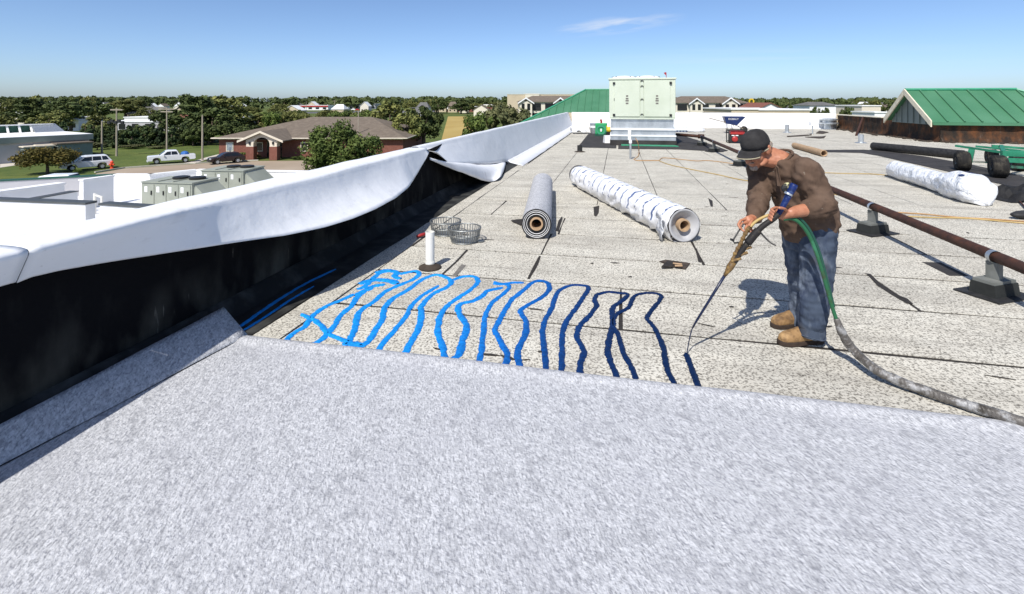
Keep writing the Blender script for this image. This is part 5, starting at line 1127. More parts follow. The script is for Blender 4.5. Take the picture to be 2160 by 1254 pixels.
b = MB(); b.tube([m_(1676, 389, 2.915), m_(1674, 393, 2.915), m_(1664, 412, 2.92), m_(1653, 433, 2.93), m_(1642, 452, 2.94)], [.022, .0245, .021, .018, .016], 14); b.build('handle', M['bluehandle'], gn, smooth=True)
b = MB(); b.tube([m_(1664, 408, 2.918), m_(1662, 411.5, 2.918)], .0255, 14); b.build('handle_ring', M['galv'], gn)
b = MB(); q = m_(1661, 396, 2.95); b.ell(q, (Vector((.040, 0, .018)), Vector((0, .022, 0)), Vector((-.012, 0, .030))), 9, 5); b.build('mixing_block', M['splat'], gn)
b = MB(); b.tube(catmull([m_(1642, 452, 2.94), m_(1630, 463, 2.945), m_(1612, 475, 2.955), m_(1594, 492, 2.965), m_(1578, 511, 2.975), m_(1560, 536, 2.985), m_(1543, 562, 2.99)], 4), .018, 12); b.build('barrel', M['gundark'], gn, smooth=True)
b = MB(); b.tube(catmull([m_(1600, 486, 2.962), m_(1590, 497, 2.967), m_(1577, 513, 2.974)], 4), .025, 12); b.build('foregrip', M['gundark'], gn, smooth=True)
b = MB(); b.tube(catmull([m_(1645, 452, 2.985), m_(1630, 452, 2.99), m_(1612, 458, 2.995), m_(1594, 468, 3.0), m_(1580, 482, 3.0)], 4), .0095, 9); b.build('feed_tube', M['cordy'], gn, smooth=True)
pts = catmull([m_(1582, 478, 3.0), m_(1572, 494, 3.0), m_(1562, 514, 3.0), m_(1551, 536, 2.995), m_(1543, 556, 2.99)], 6); b = MB(); b.tube(pts, [.011 + .005 * (k % 3 == 0) for k in range(len(pts))], 10); b.build('brass_valve', M['brass'], gn)
b = MB(); b.tube([m_(1569, 472, 3.03), m_(1557, 490, 3.02), m_(1546, 508, 3.01), m_(1549, 513, 3.0), m_(1560, 512, 3.0)], .0055, 7); b.tube([m_(1548, 508, 3.01), m_(1541, 505, 3.01)], .008, 7); b.build('trigger_frame', M['dark'], gn)
for x, y in ((1566, 536), (1574, 524), (1552, 548)): b = MB(); q = m_(x, y, 2.98); b.tube([q + Vector((-.03, 0, -.012)), q + Vector((.03, -.01, .012))], .010, 8); b.build('bolt', M['brass'], gn)
b = MB(); b.tube([m_(1547, 553, 2.99), m_(1540, 564, 2.99), m_(1533, 575, 2.99), m_(1528, 583, 2.992)], [.021, .023, .014, .009], 12); b.build('nozzle_cone', M['brass'], gn, smooth=True)
M['lance'] = mat('navy_mixing_tube', (.006, .010, .03), (.012, .02, .06), rough=.35, scale=20)
b = MB(); b.tube([m_(1529, 581, 2.992), m_(1500, 628, 3.01), m_(1470, 676, 3.028), m_(1461, 692, 3.034)], [.0095, .0085, .0075, .005], 10); b.build('lance', M['lance'], gn, smooth=True)
b = MB(); b.tube(catmull([m_(1461, 691, 3.034), m_(1456, 708, 3.04), m_(1452, 728, 3.045), G(1448.5, 748, .006)], 4), .0034, 7); b.build('adhesive_stream', M['glue'], gn, smooth=True)
hs = thing('supply_hose', 'green hose turning to grey taped hose from the spray gun across the roof', 'hose', (G(1900, 815).x, G(1900, 815).y, 0), 0)
top = catmull([m_(1652, 463, 2.985), m_(1672, 462, 2.97), m_(1690, 474, 2.96), m_(1708, 500, 2.955), m_(1724, 540, 2.95), m_(1737, 582, 2.945), m_(1748, 622, 2.94), m_(1756, 650, 2.935), m_(1766, 680, 2.92)], 5)
b = MB(); b.tube(top, .0120, 12); b.build('green_hose', M['hosegreen'], hs, smooth=True)
b = MB(); b.tube(catmull([m_(1652, 458, 3.0), m_(1676, 456, 2.99), m_(1698, 473, 2.985), m_(1716, 503, 2.975), m_(1730, 540, 2.96), m_(1741, 580, 2.95), m_(1750, 615, 2.945), m_(1758, 648, 2.938)], 5), .011, 10); b.build('air_hose', M['greencap'], hs, smooth=True)
low = catmull([m_(1764, 672, 2.923), m_(1778, 706, 2.91), m_(1800, 738, 2.90), G(1846, 779, .068), G(1900, 806, .044), G(1960, 828, .036), G(2040, 855, .034), G(2110, 876, .034), G(2200, 905, .034), G(2420, 980, .034)], 7)
b = MB(); b.tube(low, [.017 + .009 * min(1, k / 6) + .0028 * noise.noise(Vector((k * .9, 0, 1))) for k in range(len(low))], 14); b.build('taped_hose', M['wrap'], hs, smooth=True)
b = MB()
for k in range(8, len(low) - 1, 1):                                     # tape turns standing proud
    if noise.noise(Vector((k * .31, 4, 1))) < -.1: continue
    d = (low[k + 1] - low[k]).normalized(); u_ = d.cross(Z).normalized(); w_ = u_.cross(d); c = low[k]; r = .0272
    b.rings([(c + d * h, (u_ + d * .45) * rr, w_ * rr) for rr, h in ((r * .96, -.010), (r * 1.05, -.008), (r * 1.05, .008), (r * .96, .010))], 14, caps=False)
tag(b.build('tape_turns', M['wrap'], hs, smooth=True), kind='stuff')
b = MB(); b.tube(catmull([m_(1602, 488, 3.0), m_(1612, 500, 3.02), m_(1625, 512, 3.05), m_(1636, 518, 3.08)], 4), .006, 7); b.build('loose_strap', M['greypatch'], gn)
# ================================================================== TREES
def leaf_mat(name, a, b_, rand=.25):
    m = mat(name, a, b_, rough=.75, scale=.9, coord='obj', rand=rand, contrast=(.35, .65), spec=.25, detail=4)
    return m
LM = {'olive': leaf_mat('olive_leaves', (.062, .078, .019), (.20, .20, .06)), 'dark': leaf_mat('dark_green_leaves', (.034, .052, .015), (.105, .130, .038)),
      'green': leaf_mat('mid_green_leaves', (.055, .090, .018), (.15, .19, .045)), 'rusty': leaf_mat('rust_tinged_leaves', (.075, .075, .016), (.18, .135, .03)),
      'cedar': leaf_mat('cedar_foliage', (.022, .042, .016), (.075, .105, .036)), 'grey': leaf_mat('grey_green_leaves', (.075, .085, .035), (.15, .15, .062))}
def make_tree(seed, nleaf, ls, shape='round', h=10.0, w=8.0, nb=26, mname='olive', name='tree'):
    rnd = random.Random(seed); root = thing(name, 'tree', 'tree')
    cz = h * .60; blobs = []
    for k in range(nb):
        while True:
            x, y, z = rnd.uniform(-1, 1), rnd.uniform(-1, 1), rnd.uniform(-1, 1)
            if shape == 'cone':
                if math.hypot(x, y) <= (1 - z) * .5 + .08: break
            elif x * x + y * y + z * z < 1 and x * x + y * y + z * z > .12: break
        br = rnd.uniform(.13, .30) * w * .5 * (1.0 if shape != 'cone' else .75)
        if shape == 'cone': c = Vector((x * w * .5, y * w * .5, h * .52 + z * h * .44))
        else: c = Vector((x * (w * .5 - br * .7), y * (w * .5 - br * .7), cz + z * (h * .40 - br * .6) * (.9 if z < 0 else 1)))
        blobs.append((c, br))
    vs_, fs_ = [], []
    for k in range(nleaf):
        c, br = blobs[k % nb]; d = Vector((rnd.gauss(0, 1), rnd.gauss(0, 1), rnd.gauss(0, 1) + .25)).normalized()
        p = c + d * br * rnd.uniform(.55, 1.12); nn = (d + Vector((rnd.gauss(0, .55), rnd.gauss(0, .55), rnd.gauss(0, .55)))).normalized()
        t = nn.cross(Vector((rnd.gauss(0, 1), rnd.gauss(0, 1), rnd.gauss(0, 1)))).normalized(); s = nn.cross(t); a = ls * rnd.uniform(.6, 1.3); i = len(vs_)
        vs_ += [p - t * a, p - s * a * .5, p + t * a, p + s * a * .5]; fs_.append((i, i + 1, i + 2, i + 3))
    me = bpy.data.meshes.new('crown'); me.from_pydata([tuple(q) for q in vs_], [], fs_); o = bpy.data.objects.new('crown', me); me.materials.append(LM[mname]); col.objects.link(o); o.parent = root
    b = MB(); tr = h * .022 + .06; b.tube([(0, 0, -.2), (.04 * h * .1, 0, h * .2), (0, .05, h * .42), (.1, 0, h * .7)], [tr * 1.3, tr, tr * .75, tr * .3], 8)
    for k in range(7 if shape != 'cone' else 0):
        c, br = blobs[k]; b.tube([(0, 0, h * rnd.uniform(.22, .45)), c * .55 + Vector((0, 0, h * .16)), c], [tr * .55, tr * .35, tr * .12], 5)
    tk = b.build('trunk', M['bark'], root, True)
    return root
def set_mat(root, mn):
    for ch in root.children:
        if ch.name.startswith('crown'): ch.data = ch.data.copy(); ch.data.materials[0] = LM[mn]
def park(root): root.location = (0, -5000, 0)
P_round = [make_tree(11 + k, 3400, .40, 'round', 10, 9 if k != 1 else 11, 34, 'olive') for k in range(3)]
P_dark = [make_tree(21 + k, 3400, .40, 'round', 10, 9, 34, 'dark') for k in range(2)]
P_green = [make_tree(31, 3400, .40, 'round', 10, 9, 30, 'green')]
P_cedar = [make_tree(41 + k, 2600, .33, 'cone', 8, 5, 40, 'cedar') for k in range(2)]
P_grey = [make_tree(51, 4200, .36, 'round', 9, 8.5, 40, 'grey')]
used = set()
def plant(pool, px, ytop, wpx, D, label, group=None, name=None, zb=GZ):
    root = random.choice(pool); top = PY(px, ytop, D); dep = D
    Hh = top.z - zb; W = wpx / FPX * dep
    bb = [ch for ch in root.children if ch.name.startswith('crown')][0].data
    zz = max(v.co.z for v in bb.vertices); xx = max(abs(v.co.x) for v in bb.vertices)
    if root.name in used: o = dup(root)
    else: o = root; used.add(root.name)
    o.location = (top.x, D, zb); o.rotation_euler = (0, 0, random.uniform(0, 6.28)); sx = W / (2 * xx); o.scale = (sx, sx, Hh / zz)
    o['label'] = label
    if group: o['group'] = group
    return o
random.seed(17)
# individual trees, told apart by where they stand
t_near = make_tree(61, 11000, .17, 'round', 8, 7.5, 64, 'green', 'leafy_tree'); plant([t_near], 725, 247, 178, 45, 'leafy green tree standing before the brick building')
t_small = make_tree(62, 7500, .15, 'round', 4, 6.2, 70, 'rusty', 'ornamental_tree'); plant([t_small], 100, 308, 108, 62, 'small round rust tinged tree left of the white suv')
plant(P_dark, 410, 196, 120, 112, 'tall dark tree, left one of the big clump beside the brick building')
plant(P_round, 478, 199, 120, 118, 'broad olive tree, right one of the big clump beside the brick building')
plant(P_dark, 448, 226, 110, 108, 'dark bushy tree filling the foot of the big clump')
plant(P_round, 545, 238, 80, 125, 'low olive tree peeping over the left hip of the brick building')
plant(P_round, 822, 209, 130, 100, 'olive tree right of the leafy one, above the brown roof')
plant(P_green, 775, 232, 70, 108, 'mid green tree directly behind the brown roof ridge')
plant(P_dark, 893, 222, 100, 92, 'dark green tree just left of the golden field')
plant(P_round, 860, 236, 80, 88, 'olive tree over the right corner of the brown roof')
plant(P_grey, 1066, 212, 112, 74, 'big grey green tree before the left apartment block')
plant(P_green, 1008, 234, 74, 70, 'smaller green tree right of the golden field')
for k, (x, y, w, D) in enumerate(((85, 199, 46, 170), (185, 201, 40, 180), (305, 203, 36, 260), (60, 203, 95, 150), (150, 206, 110, 150), (20, 240, 70, 112), (105, 232, 80, 125), (215, 238, 70, 118), (350, 228, 80, 135), (265, 208, 100, 240), (310, 225, 60, 190), (12, 205, 60, 190), (205, 212, 80, 210))):
    plant(P_round + P_dark, x, y, w, D, 'tree in the mixed wood beyond the grey mansard building', 'trees beyond the lawn')
for k, (x, y, w, D) in enumerate(((60, 258, 46, 96), (130, 255, 50, 98), (180, 262, 46, 100), (215, 270, 40, 98), (240, 268, 44, 96), (278, 262, 46, 98), (305, 264, 44, 99), (332, 258, 46, 100), (362, 264, 44, 99), (388, 262, 46, 101), (15, 262, 44, 94))):
    plant(P_cedar, x, y, w, D, 'dark cedar in the row behind the lawn', 'cedars behind the lawn')
for k in range(16):
    plant(P_cedar + P_dark, 200 + k * 15 + random.uniform(-5, 5), random.uniform(262, 276), random.uniform(34, 52), random.uniform(100, 110), 'dark undergrowth tree closing the back of the lawn', 'thicket behind the lawn')
for x, y, w, D in ((400, 258, 60, 103), (440, 262, 60, 102), (480, 256, 66, 104), (520, 262, 60, 104)):
    plant(P_dark, x, y, w, D, 'low dark tree under the big clump beside the brick building', 'thicket under the big clump')
random.seed(23)
for k in range(64):
    x = random.uniform(420, 1060); D = random.uniform(170, 520); y = random.uniform(206, 218) if D > 300 else random.uniform(216, 228)
    if D < 560 and 610 < x < 810: continue
    if 780 < x < 1060 and D < 330: continue
    plant(P_round + P_dark, x, y, random.uniform(34, 60), D, 'far tree of the wooded suburb behind the brick building', 'far suburb trees')
for k in range(30):
    x = random.uniform(545, 790); D = random.uniform(120, 190); y = random.uniform(229, 237) + (D < 150) * 3
    plant(P_round + P_dark + P_green, x, y, random.uniform(34, 56), D, 'low tree in the belt just behind the brown roof', 'tree belt behind the brown roof')
for k in range(46):
    x = random.uniform(1560, 2060); D = random.uniform(260, 520); y = random.uniform(207, 219)
    if 1590 < x < 1710 and D < 330: continue
    plant(P_round + P_dark, x, y, random.uniform(26, 46), D, 'far tree on the skyline above the rusty wall', 'far skyline trees at right')
for x, y, w, D in ((1720, 224, 26, 150), (1742, 226, 24, 150), (1785, 224, 30, 140), (1800, 226, 32, 138)):
    plant(P_dark, x, y, w, D, 'round dark bush tree before the far houses at right', 'bush trees at right')
# shrubs on the far edge of the lawn and beside the brick building
for x, y, w, D, pool, lab in ((205, 300, 34, 92, P_grey, 'russet shrub at the corner of the grey building'), (280, 305, 50, 95, P_grey, 'low tan shrub right of the first pole'), (335, 308, 46, 95, P_grey, 'low tan shrub between the middle poles'), (398, 312, 40, 97, P_cedar, 'low green shrub by the right hand pole'),
        (508, 322, 38, 79, P_green, 'rounded green shrub before the brick wall'), (541, 326, 20, 78.5, P_green, 'small shrub left of the brick arch'), (628, 330, 26, 77, P_green, 'small shrub right of the brick arch'), (163, 356, 20, 62, P_green, 'low clipped shrub by the white suv')):
    plant(pool, x, y, w, D, lab)
# far woods that read as one mass
def far_wood(name, label, items, seed):
    rnd = random.Random(seed); vs_, fs_ = [], []
    for px, D, hw, top in items:
        c0 = PY(px, top, D); Hh = c0.z - GZ
        for k in range(70):
            a = rnd.uniform(0, 6.283); rr = math.sqrt(rnd.random()) * hw; z = rnd.random() ** .7; rr *= (1 - z ** 3) ** .5
            p = Vector((c0.x + math.cos(a) * rr, D + math.sin(a) * rr, GZ + Hh * (.1 + .9 * z))); n = Vector((math.cos(a), math.sin(a), .6)) + Vector((rnd.gauss(0, .5), rnd.gauss(0, .5), rnd.gauss(0, .5))); n.normalize()
            t = n.cross(Vector((rnd.gauss(0, 1), rnd.gauss(0, 1), 1))).normalized(); s = n.cross(t); q = hw * rnd.uniform(.16, .34); i = len(vs_)
            vs_ += [p - t * q, p - s * q * .6, p + t * q, p + s * q * .6]; fs_.append((i, i + 1, i + 2, i + 3))
    me = bpy.data.meshes.new(name); me.from_pydata([tuple(q) for q in vs_], [], fs_); o = link_mesh(name, me, LM['dark'])
    return tag(o, label, 'woods', kind='stuff')
rnd = random.Random(99); it = []
for k in range(520):
    D = rnd.choice((560, 720, 950, 1300)); x = rnd.uniform(-60, 2220); it.append((x, D, rnd.uniform(7, 13) * (D / 700) ** .5, rnd.uniform(204.5, 210) if x < 1100 else rnd.uniform(207, 212.5)))
far_wood('distant_woods', 'dark band of distant woods along the whole horizon', it, 5)
# ================================================================== BUILDINGS
def wbox(name, m, x0, x1, y0, y1, z0, z1, parent): b = MB(); b.box((x0, y0, z0), (x1, y1, z1)); return b.build(name, m, parent)
# --- brick building with hip roof and arched porch
pL = G(459, 341, GZ); pR = G(868, 339, GZ); DB = 80.0
def bx(px): return PY(px, 330, DB).x
xl, xr = bx(462), bx(850); bb = thing('brick_building', 'red brick office with brown hip roof and arched porch', 'building', ((xl + xr) / 2, DB + 8, GZ))
ZE = GZ + 3.1; DP = 21.0
wbox('wall', M['brick'], xl, xr, DB, DB + DP, GZ, ZE - .25, bb)
wbox('frieze', M['creamw'], xl - .06, xr + .06, DB - .06, DB + DP, ZE - .25, ZE, bb)
ov = .8; zr_ = PY(620, 247, DB + DP / 2).z; xa, xb = bx(590) + 1.0, bx(745)
e = [Vector((xl - ov, DB - ov, ZE)), Vector((xr + ov, DB - ov, ZE)), Vector((xr + ov, DB + DP + ov, ZE)), Vector((xl - ov, DB + DP + ov, ZE))]; ra, rb_ = Vector((xa, DB + DP / 2, zr_)), Vector((xb, DB + DP / 2, zr_))
b = MB(); b.poly([e[0], e[1], rb_, ra]); b.poly([e[2], e[3], ra, rb_]); b.poly([e[3], e[0], ra]); b.poly([e[1], e[2], rb_]); b.poly(e[::-1]); rf = b.build('roof', M['shingle'], bb)
b = MB()
for i in range(4): b.tube([e[i], e[(i + 1) % 4]], .10, 5)
b.build('gutter', M['creamw'], bb)
for px, py in ((808, 274), (822, 281), (836, 289)):
    q = PY(px, py, DB + 5); b = MB(); b.tube([q + Vector((0, 0, -1.2)), q], .16, 8); b.build('roof_pipe', M['whitep'], rf)
# porch
xp0, xp1 = bx(540), bx(618); pw = .9 * 1.3; PD = 4.2; yp = DB - PD; xc = (xp0 + xp1) / 2; hw = (xp1 - xp0) / 2
for xx in (xp0 + .6, xp1 - .6 - pw):
    c = wbox('porch_pier', M['brick'], xx, xx + pw, yp, yp + 1.1, GZ, GZ + 2.1, bb); wbox('pier_cap', M['creamw'], xx + .04, xx + pw - .04, yp + .04, yp + 1.05, GZ + 2.1, ZE - .02, bb)
    b = MB(); b.box((xx + pw / 2 - .12, yp - .12, GZ + 2.45), (xx + pw / 2 + .12, yp + .04, GZ + 2.85)); b.build('lantern', M['dark'], bb)
zpk = PY(580, 277, yp).z; zpe = ZE + .05
b = MB(); arch = []; r_a = hw - .6 - pw
for k in range(13): a = math.pi * k / 12; arch.append((xc + math.cos(math.pi - a) * r_a, yp + .1, ZE - .55 + math.sin(a) * .95))
b.prism([(xc - hw + .55, yp + .1, ZE - .55)] + arch + [(xc + hw - .55, yp + .1, ZE - .55), (xc + hw - .55, yp + .1, zpe), (xc, yp + .1, zpk - .25), (xc - hw + .55, yp + .1, zpe)], (0, .35, 0)); b.build('arch_front', M['creamw'], bb)
for s in (-1, 1):
    b = MB(); q0 = Vector((xc + s * (hw + .5), yp - .35, zpe - .12)); q1 = Vector((xc, yp - .35, zpk)); b.prism([q0, q1, q1 + Vector((0, PD + 9, 0)), q0 + Vector((0, PD + 3, 0))], (0, 0, -.14)); b.build('porch_roof', M['shingle'], bb)
    b = MB(); b.prism([q0 + Vector((0, -.03, -.30)), q0 + Vector((0, -.03, .02)), q1 + Vector((0, -.03, .05)), q1 + Vector((0, -.03, -.27))], (0, -.1, 0)); b.build('rake_board', M['creamw'], bb)
wbox('entrance', M['glass'], xc - r_a, xc + r_a, DB - .05, DB + .05, GZ, ZE - .3, bb); wbox('porch_ceiling', M['scrap'], xc - hw + .6, xc + hw - .6, yp + .5, DB, ZE - .02, ZE + .1, bb)
for px, w in ((485, 12), (545, 16), (642, 12), (668, 14), (700, 14)):
    x = bx(px); f = wbox('window_frame', M['creamw'], x - w / 2 * .078 - .12, x + w / 2 * .078 + .12, DB - .08, DB + .02, GZ + .95, GZ + 2.45, bb); wbox('pane', M['glass'] if px != 485 else M['galv'], x - w / 2 * .078, x + w / 2 * .078, DB - .10, DB - .07, GZ + 1.1, GZ + 2.3, f)
wbox('sign_box', M['whitep'], bx(533), bx(539), DB - .3, DB - .1, GZ + 1.0, GZ + 1.9, bb)
# --- grey mansard building at far left
m0 = G(-70, 352, GZ); m1 = G(188, 332, GZ); d = (m1 - m0); Lm = d.length; d.normalize(); ang = math.atan2(d.y, d.x)
mb = thing('mansard_building', 'grey flat roofed building with white mansard parapets at far left', 'building', m0, ang)
H1 = 3.0
def lb(name, m, lo, hi, parent=mb, tp=None): b = MB(); b.box(lo, hi, tp); return b.build(name, m, parent, True)
lb('wall', M['greywall'], (0, 0, 0), (Lm, 14, H1)); lb('fascia', M['steelblue'], (-.3, -.45, H1 - .1), (Lm + .4, 14.3, H1 + .75)); lb('flat_roof', M['whitewall'], (-.25, -.4, H1 + .753), (Lm + .35, 14.2, H1 + .80))
for k in range(16):
    x = Lm - 2.2 - k * 1.45
    if k in (6, 7): continue
    b = MB(); b.prism([(x, 12.6, H1 + .8), (x + .25, 12.6, H1 + .8), (x + .25, 13.5, H1 + 2.0), (x, 13.5, H1 + 2.0)], (0, .25, 0)); b.build('mansard_rib', M['whitewall'], mb, True)
lb('mansard_back', M['greencap'], (Lm - 24, 13.75, H1 + .8), (Lm - 1, 13.95, H1 + 1.95)); lb('mansard_cap', M['whitewall'], (Lm - 24.2, 13.2, H1 + 1.96), (Lm - .6, 14.2, H1 + 2.12))
b = MB(); b.prism([(Lm - 3.5, 11.2, H1 + .8), (Lm + .3, 11.2, H1 + .8), (Lm - .3, 13.6, H1 + 2.1), (Lm - 3.5, 13.6, H1 + 2.1)], (0, .5, 0)); b.build('mansard_slope', M['galv'], mb, True)
for x in (Lm * .52, Lm * .74): lb('buttress', M['creamw'], (x, -1.1, 0), (x + 1.0, 0, 2.3)); lb('canopy', M['creamw'], (x - .3, -1.3, 2.3), (x + 2.6, 0, 2.55)); lb('doorway', M['glass'], (x + 1.1, -.06, 0), (x + 2.4, .05, 2.2))
lb('shed', M['steelblue'], (Lm - 4.6, -2.6, 0), (Lm - .4, -.01, 2.5)); lb('shed_roof', M['shingle'], (Lm - 4.8, -2.8, 2.5), (Lm - .3, -.01, 2.68)); lb('shed', M['steelblue'], (Lm - 8.2, -2.2, 0), (Lm - 5.0, -.01, 2.3)); lb('shed_roof', M['creamw'], (Lm - 8.4, -2.4, 2.3), (Lm - 4.85, -.01, 2.45))
# --- simple far buildings
def far_block(label, px0, px1, ytop, D, m, dep=12, roofm=None, win=0, name='building', band=None, wm=None, zb=GZ, whi=None):
    x0 = PY(px0, ytop, D).x; x1 = PY(px1, ytop, D).x; zt = PY((px0 + px1) / 2, ytop, D).z
    t = thing(name, label, 'building', ((x0 + x1) / 2, D + dep / 2, zb))
    wbox('wall', m, x0, x1, D, D + dep, zb, zt - .3, t); wbox('flat_roof', roofm or M['whitewall'], x0 - .2, x1 + .2, D - .2, D + dep + .2, zt - .3, zt, t)
    if band: wbox('sign_band', band, x0 - .1, x1 + .1, D - .5, D - .01, zt - 1.6, zt - .35, t)
    for k in range(win):
        xa_ = lerp(x0, x1, (k + .25) / win); xb_ = lerp(x0, x1, (k + .75) / win); z1_ = min(zt - .8, zb + 2.6) if whi is None else whi; wbox('window', wm or M['glass'], xa_, xb_, D - .06, D + .05, z1_ - 1.6, z1_, t)
    return t
def far_house(label, px0, px1, yridge, yeave, D, wallm, roofm, dep=9, gable=True, win=2):
    x0 = PY(px0, yeave, D).x; x1 = PY(px1, yeave, D).x; ze_ = PY(px0, yeave, D).z; zt = PY(px0, yridge, D).z; t = thing('house', label, 'house', ((x0 + x1) / 2, D + dep / 2, GZ))
    wbox('wall', wallm, x0, x1, D, D + dep, GZ, ze_, t); ov = .4; xm = (x0 + x1) / 2
    if gable:
        b = MB(); b.prism([(x0, D, ze_), (x1, D, ze_), (xm, D, zt - .15)], (0, dep, 0)); b.build('gable', wallm, t)
        for s, xe in ((-1, x0 - ov), (1, x1 + ov)): b = MB(); b.prism([(xe, D - .4, ze_ - .2), (xm, D - .4, zt), (xm, D + dep, zt), (xe, D + dep, ze_ - .2)], (0, 0, -.18)); b.build('roof_slope', roofm, t)
    else:
        i = (x1 - x0) * .22; b = MB(); e_ = [Vector((x0 - ov, D - ov, ze_)), Vector((x1 + ov, D - ov, ze_)), Vector((x1 + ov, D + dep, ze_)), Vector((x0 - ov, D + dep, ze_))]; a_, c_ = Vector((x0 + i, D + dep / 2, zt)), Vector((x1 - i, D + dep / 2, zt))
        b.poly([e_[0], e_[1], c_, a_]); b.poly([e_[2], e_[3], a_, c_]); b.poly([e_[3], e_[0], a_]); b.poly([e_[1], e_[2], c_]); b.poly(e_[::-1]); b.build('roof', roofm, t)
    for k in range(win): xx = lerp(x0, x1, (k + .5) / win); wbox('window', M['glass'], xx - .5, xx + .5, D - .06, D + .04, GZ + 1, GZ + 2.3, t)
    return t
far_block('long white flat roofed building left of the big tree clump', 216, 382, 256, 150, M['greywall'], 46, win=6)
far_block('white roofed annex stepping up on the long flat building', 262, 325, 247, 176, M['whitewall'], 10, win=0)
far_house('dark grey hip roofed house above the long white building', 268, 345, 226, 240, 235, M['shingle'], M['shinglegrey'], 14, False)
far_house('small brick house right of the dark grey roof', 366, 396, 231, 240, 180, M['brick'], M['shinglegrey'], 9, False)
far_house('pale green roofed house in the wood at far left', 24, 66, 233, 242, 170, M['cream'], M['whitewall'], 10, True)
far_house('small white house between trees at left', 125, 166, 247, 252, 150, M['whitewall'], M['whitewall'], 10, True)
far_block('far long white shed roof left of the red canopy', 576, 616, 219, 520, M['greywall'], 16)
rc = far_block('far shop with a red canopy front', 632, 692, 222.5, 480, M['whitewall'], 16, band=M['pinkred'] if 'pinkred' in M else M['red'], win=4)
far_block('long white shop roof behind the red canopy', 662, 706, 218.8, 560, M['greywall'], 20)
far_block('low white store right of the red canopy shop', 734, 792, 219.5, 560, M['greywall'], 24, win=5)
far_block('white box trailer by the low white store', 716, 734, 226.5, 460, M['whitewall'], 5, name='trailer')
far_block('white walled shop with brick base left of the field', 942, 978, 226.5, 400, M['brick'], 16, win=4, band=M['whitewall'])
far_block('tan and red brick shop behind the field', 984, 1012, 225, 400, M['brick'], 12, win=3)
far_block('low red fronted shop left of the grey green tree', 1008, 1046, 221, 430, M['brick'], 16, win=4, band=M['cream'])
far_block('big beige box store behind the left apartment block', 1070, 1212, 199, 340, M['beige'], 40, roofm=M['cream'], win=0)
far_block('taller entrance part of the beige box store', 1108, 1138, 197.5, 338, M['cream'], 10, roofm=M['whitewall'])
far_block('long low white roof right of the apartment block', 1543, 1600, 229, 110, M['beige'], 16)
far_block('long low white roof with small vents above the far parapet', 1598, 1708, 230.5, 112, M['beige'], 16)
for k, px in enumerate((1604, 1628, 1672, 1702)):
    q = PY(px, 229.5, 118); b = MB(); b.box((q.x - .5, q.y, q.z - 1.0), (q.x + .5, q.y + 1, q.z), .1); tag(b.build('roof_ventilator', M['greywall']), ('first', 'second', 'third', 'last')[k] + ' small grey ventilator from the left on the long low white roof', 'ventilator')
far_house('white gabled house just right of the yellow ring sign', 1602, 1648, 217, 228, 150, M['whitewall'], M['brick'], 14, True, 0)
far_house('grey roofed white house among the trees at right', 1708, 1768, 215.5, 223, 170, M['whitewall'], M['shinglegrey'], 10, False, 3)
far_block('peach coloured flat building left of the green gable', 1818, 1858, 222.5, 150, M['peach'] if 'peach' in M else M['creamw'], 12, win=2)
far_block('low white shed right of the peach building', 1845, 1872, 236, 120, M['whitewall'], 8, win=1)
rh = random.Random(8)
for k in range(40):
    px = rh.uniform(-20, 1000) if k < 30 else rh.uniform(1590, 2000); D = rh.uniform(220, 560); yb = HORY + 9.1 / D * FPX; w = rh.uniform(14, 24) * 300 / D * 1.5; hh = rh.uniform(3.2, 5) / D * FPX
    far_house('far pale house half hidden among the skyline trees', px, px + w, yb - hh * 1.7, yb - hh, D, rh.choice((M['whitewall'], M['cream'], M['beige'])), rh.choice((M['shinglegrey'], M['shingle'], M['whitewall'])), 9, rh.random() < .6, 2)['group'] = 'far suburb houses'
